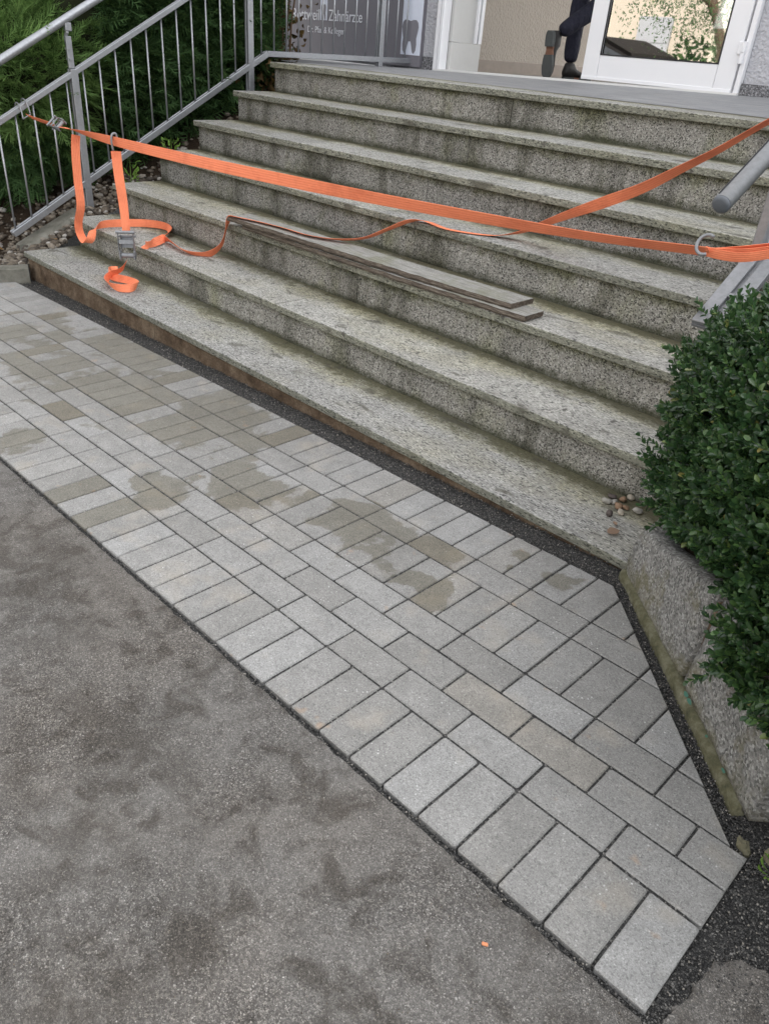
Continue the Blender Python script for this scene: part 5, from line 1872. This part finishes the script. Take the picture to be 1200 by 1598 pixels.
# ================================================================== the other side of the street (seen mirrored in the door)
oh = empty('house', (-12, -12.2, -.4), 'cream house across the street seen mirrored in the door glass', 'house')
bx('wall', -24, -2, -16, -12.2, -1, 5.2, MAT['cream'], oh)
bx('garage_door', -12.1, -11.15, -12.199, -12.12, -.4, 2.35, MAT['garage'], oh, .01)
for k in range(5):
    bx('door_panel', -12.08, -11.17, -12.118, -12.10, -.3 + k * .52, .18 + k * .52, MAT['garage'], oh, .008)
for wx in (-18, -8.2, -5):
    wdw = empty('window', (wx, -12.2, 2.6)); wdw.parent = oh; wdw.location = Vector((wx, -12.2, 2.6)) - wloc(oh)
    bx('frame', wx - .6, wx + .6, -12.199, -12.12, 2.9, 4.2, MAT['white'], wdw, .01)
    bx('pane', wx - .5, wx + .5, -12.119, -12.10, 3.0, 4.1, MAT['car_glass'], wdw)
g = Geo()
g.add([(-24.4, -11.7, 5.1), (-1.6, -11.7, 5.1), (-1.6, -14.1, 7.2), (-24.4, -14.1, 7.2), (-24.4, -16.5, 5.1), (-1.6, -16.5, 5.1), (-24.4, -11.7, 5.25), (-1.6, -11.7, 5.25), (-1.6, -14.1, 7.35), (-24.4, -14.1, 7.35), (-24.4, -16.5, 5.25), (-1.6, -16.5, 5.25)],
      [(6, 7, 8, 9), (9, 8, 11, 10), (1, 0, 3, 2), (2, 3, 4, 5), (0, 1, 7, 6), (5, 4, 10, 11), (0, 6, 9, 3), (3, 9, 10, 4), (1, 2, 8, 7), (2, 5, 11, 8)])
put('roof', g, MAT['roof'], oh)

def car(x0, y0, zg, label):
    c = empty('parked_car', (x0, y0, zg), label, 'car')
    prof = [(-2.1, .35), (-2.12, .75), (-1.95, .98), (-1.25, 1.06), (-.75, 1.46), (-.2, 1.60), (.9, 1.60), (1.55, 1.42), (1.95, 1.02), (2.1, .85), (2.1, .35)]
    g = Geo(); vs, fs = [], []
    n = len(prof)
    for (yy, k) in ((-.86, .88), (-.90, 1.0), (.90, 1.0), (.86, .88)):
        for (px, pz) in prof:
            inset = .14 * max(0, (pz - 1.0) / .6)
            vs.append((x0 + px * (.97 if k < 1 else 1), y0 + yy - math.copysign(inset, yy), zg + 1.22 * (pz if k == 1 else .35 + (pz - .35) * .96)))
    for r in range(3):
        for i in range(n):
            j = (i + 1) % n
            fs.append((r * n + i, r * n + j, (r + 1) * n + j, (r + 1) * n + i))
    fs.append(tuple(range(n - 1, -1, -1))); fs.append(tuple(3 * n + i for i in range(n)))
    g.add(vs, fs); put('body', g, MAT['car_paint'], c, smooth=False)
    for sy in (-1, 1):
        g = Geo()
        P = [(-1.1, 1.08), (-.72, 1.40), (-.2, 1.52), (.85, 1.52), (1.4, 1.38), (1.7, 1.08)]
        vs = [(x0 + a, y0 + sy * (.905 - .14 * max(0, (b - 1.0) / .6)), zg + 1.22 * b) for a, b in P]
        vs += [(p[0], p[1] - sy * .02, p[2]) for p in vs]
        fs = [tuple(range(6)) if sy < 0 else tuple(range(5, -1, -1))] + [(i, (i + 1) % 6, 6 + (i + 1) % 6, 6 + i) for i in range(6)]
        g.add(vs, fs); put('side_window', g, MAT['car_glass'], c)
        for wx in (-1.3, 1.3):
            wl = empty('wheel', (x0 + wx, y0 + sy * .82, zg + .32)); wl.parent = c; wl.location = Vector((wx, sy * .82, .32))
            g = Geo(); g.tube([(x0 + wx, y0 + sy * .72, zg + .32), (x0 + wx, y0 + sy * .92, zg + .32)], .32, 24); put('tyre', g, MAT['tyre'], wl)
            g = Geo(); g.tube([(x0 + wx, y0 + sy * .85, zg + .32), (x0 + wx, y0 + sy * .925, zg + .32)], .2, 18); put('rim', g, MAT['zinc'], wl)
car(-9.35, -5.4, -.30, 'dark parked car across the street mirrored in the door glass')
tr_ = empty('tree', (-6.9, -6.2, -.3), 'leafy tree across the street mirrored in the door glass', 'tree')
g = Geo()
g.tube([(-6.75, -6.2, -.4), (-6.85, -6.2, .8), (-6.95, -6.2, 1.6), (-7.2, -6.15, 2.1), (-7.6, -6.1, 2.6), (-8.1, -6.1, 3.3)], [.13, .11, .09, .07, .05, .03], 10)
for k in range(9):
    a = Vector((-7.0 - .1 * k, -6.15, 1.7 + .14 * k)); e = a + Vector((random.uniform(-1.2, .9), random.uniform(-.8, .8), random.uniform(.2, 1.0)))
    g.tube([a, (a + e) / 2 + Vector((0, 0, .1)), e], [.03, .02, .008], 6)
put('trunk', g, MAT['bark'], tr_)
TL = [tmpl(*leaf_template(.055, .022, .2, .3)), tmpl(*leaf_template(.042, .018, .2, .3))]
xf = []
for _ in range(9000):
    c = np.array([-7.35, -6.1, 2.5]) + rng.normal(size=3) * np.array([.62, .6, .55])
    c += np.array([.5, 0, 0]) * noise.noise(Vector(c * 1.3))
    if noise.noise(Vector(c * 1.7)) < .0 and rng.random() < .9: continue
    xf.append((int(rng.integers(2)), xform(frame(rng.normal(size=3) + np.array([0, 0, -.4])), rng.uniform(.7, 1.3), c)))
join('crown', TL, xf, [MAT['conifer']], tr_, kind='stuff')
hb = empty('garden_hedge', (-8, -7.2, -.4), 'low dark hedge across the street mirrored in the door glass', 'hedge')
xf = []
for _ in range(1500):
    c = np.array([rng.uniform(-8.3, -5.2), -7.1 + rng.normal(0, .25), rng.uniform(-.3, 1.62)])
    c[2] += .25 * noise.noise(Vector(c))
    xf.append((int(rng.integers(2)), xform(frame(rng.normal(size=3)), rng.uniform(2.4, 4.4), c)))
join('foliage', TL, xf, [MAT['conifer']], hb, kind='stuff')
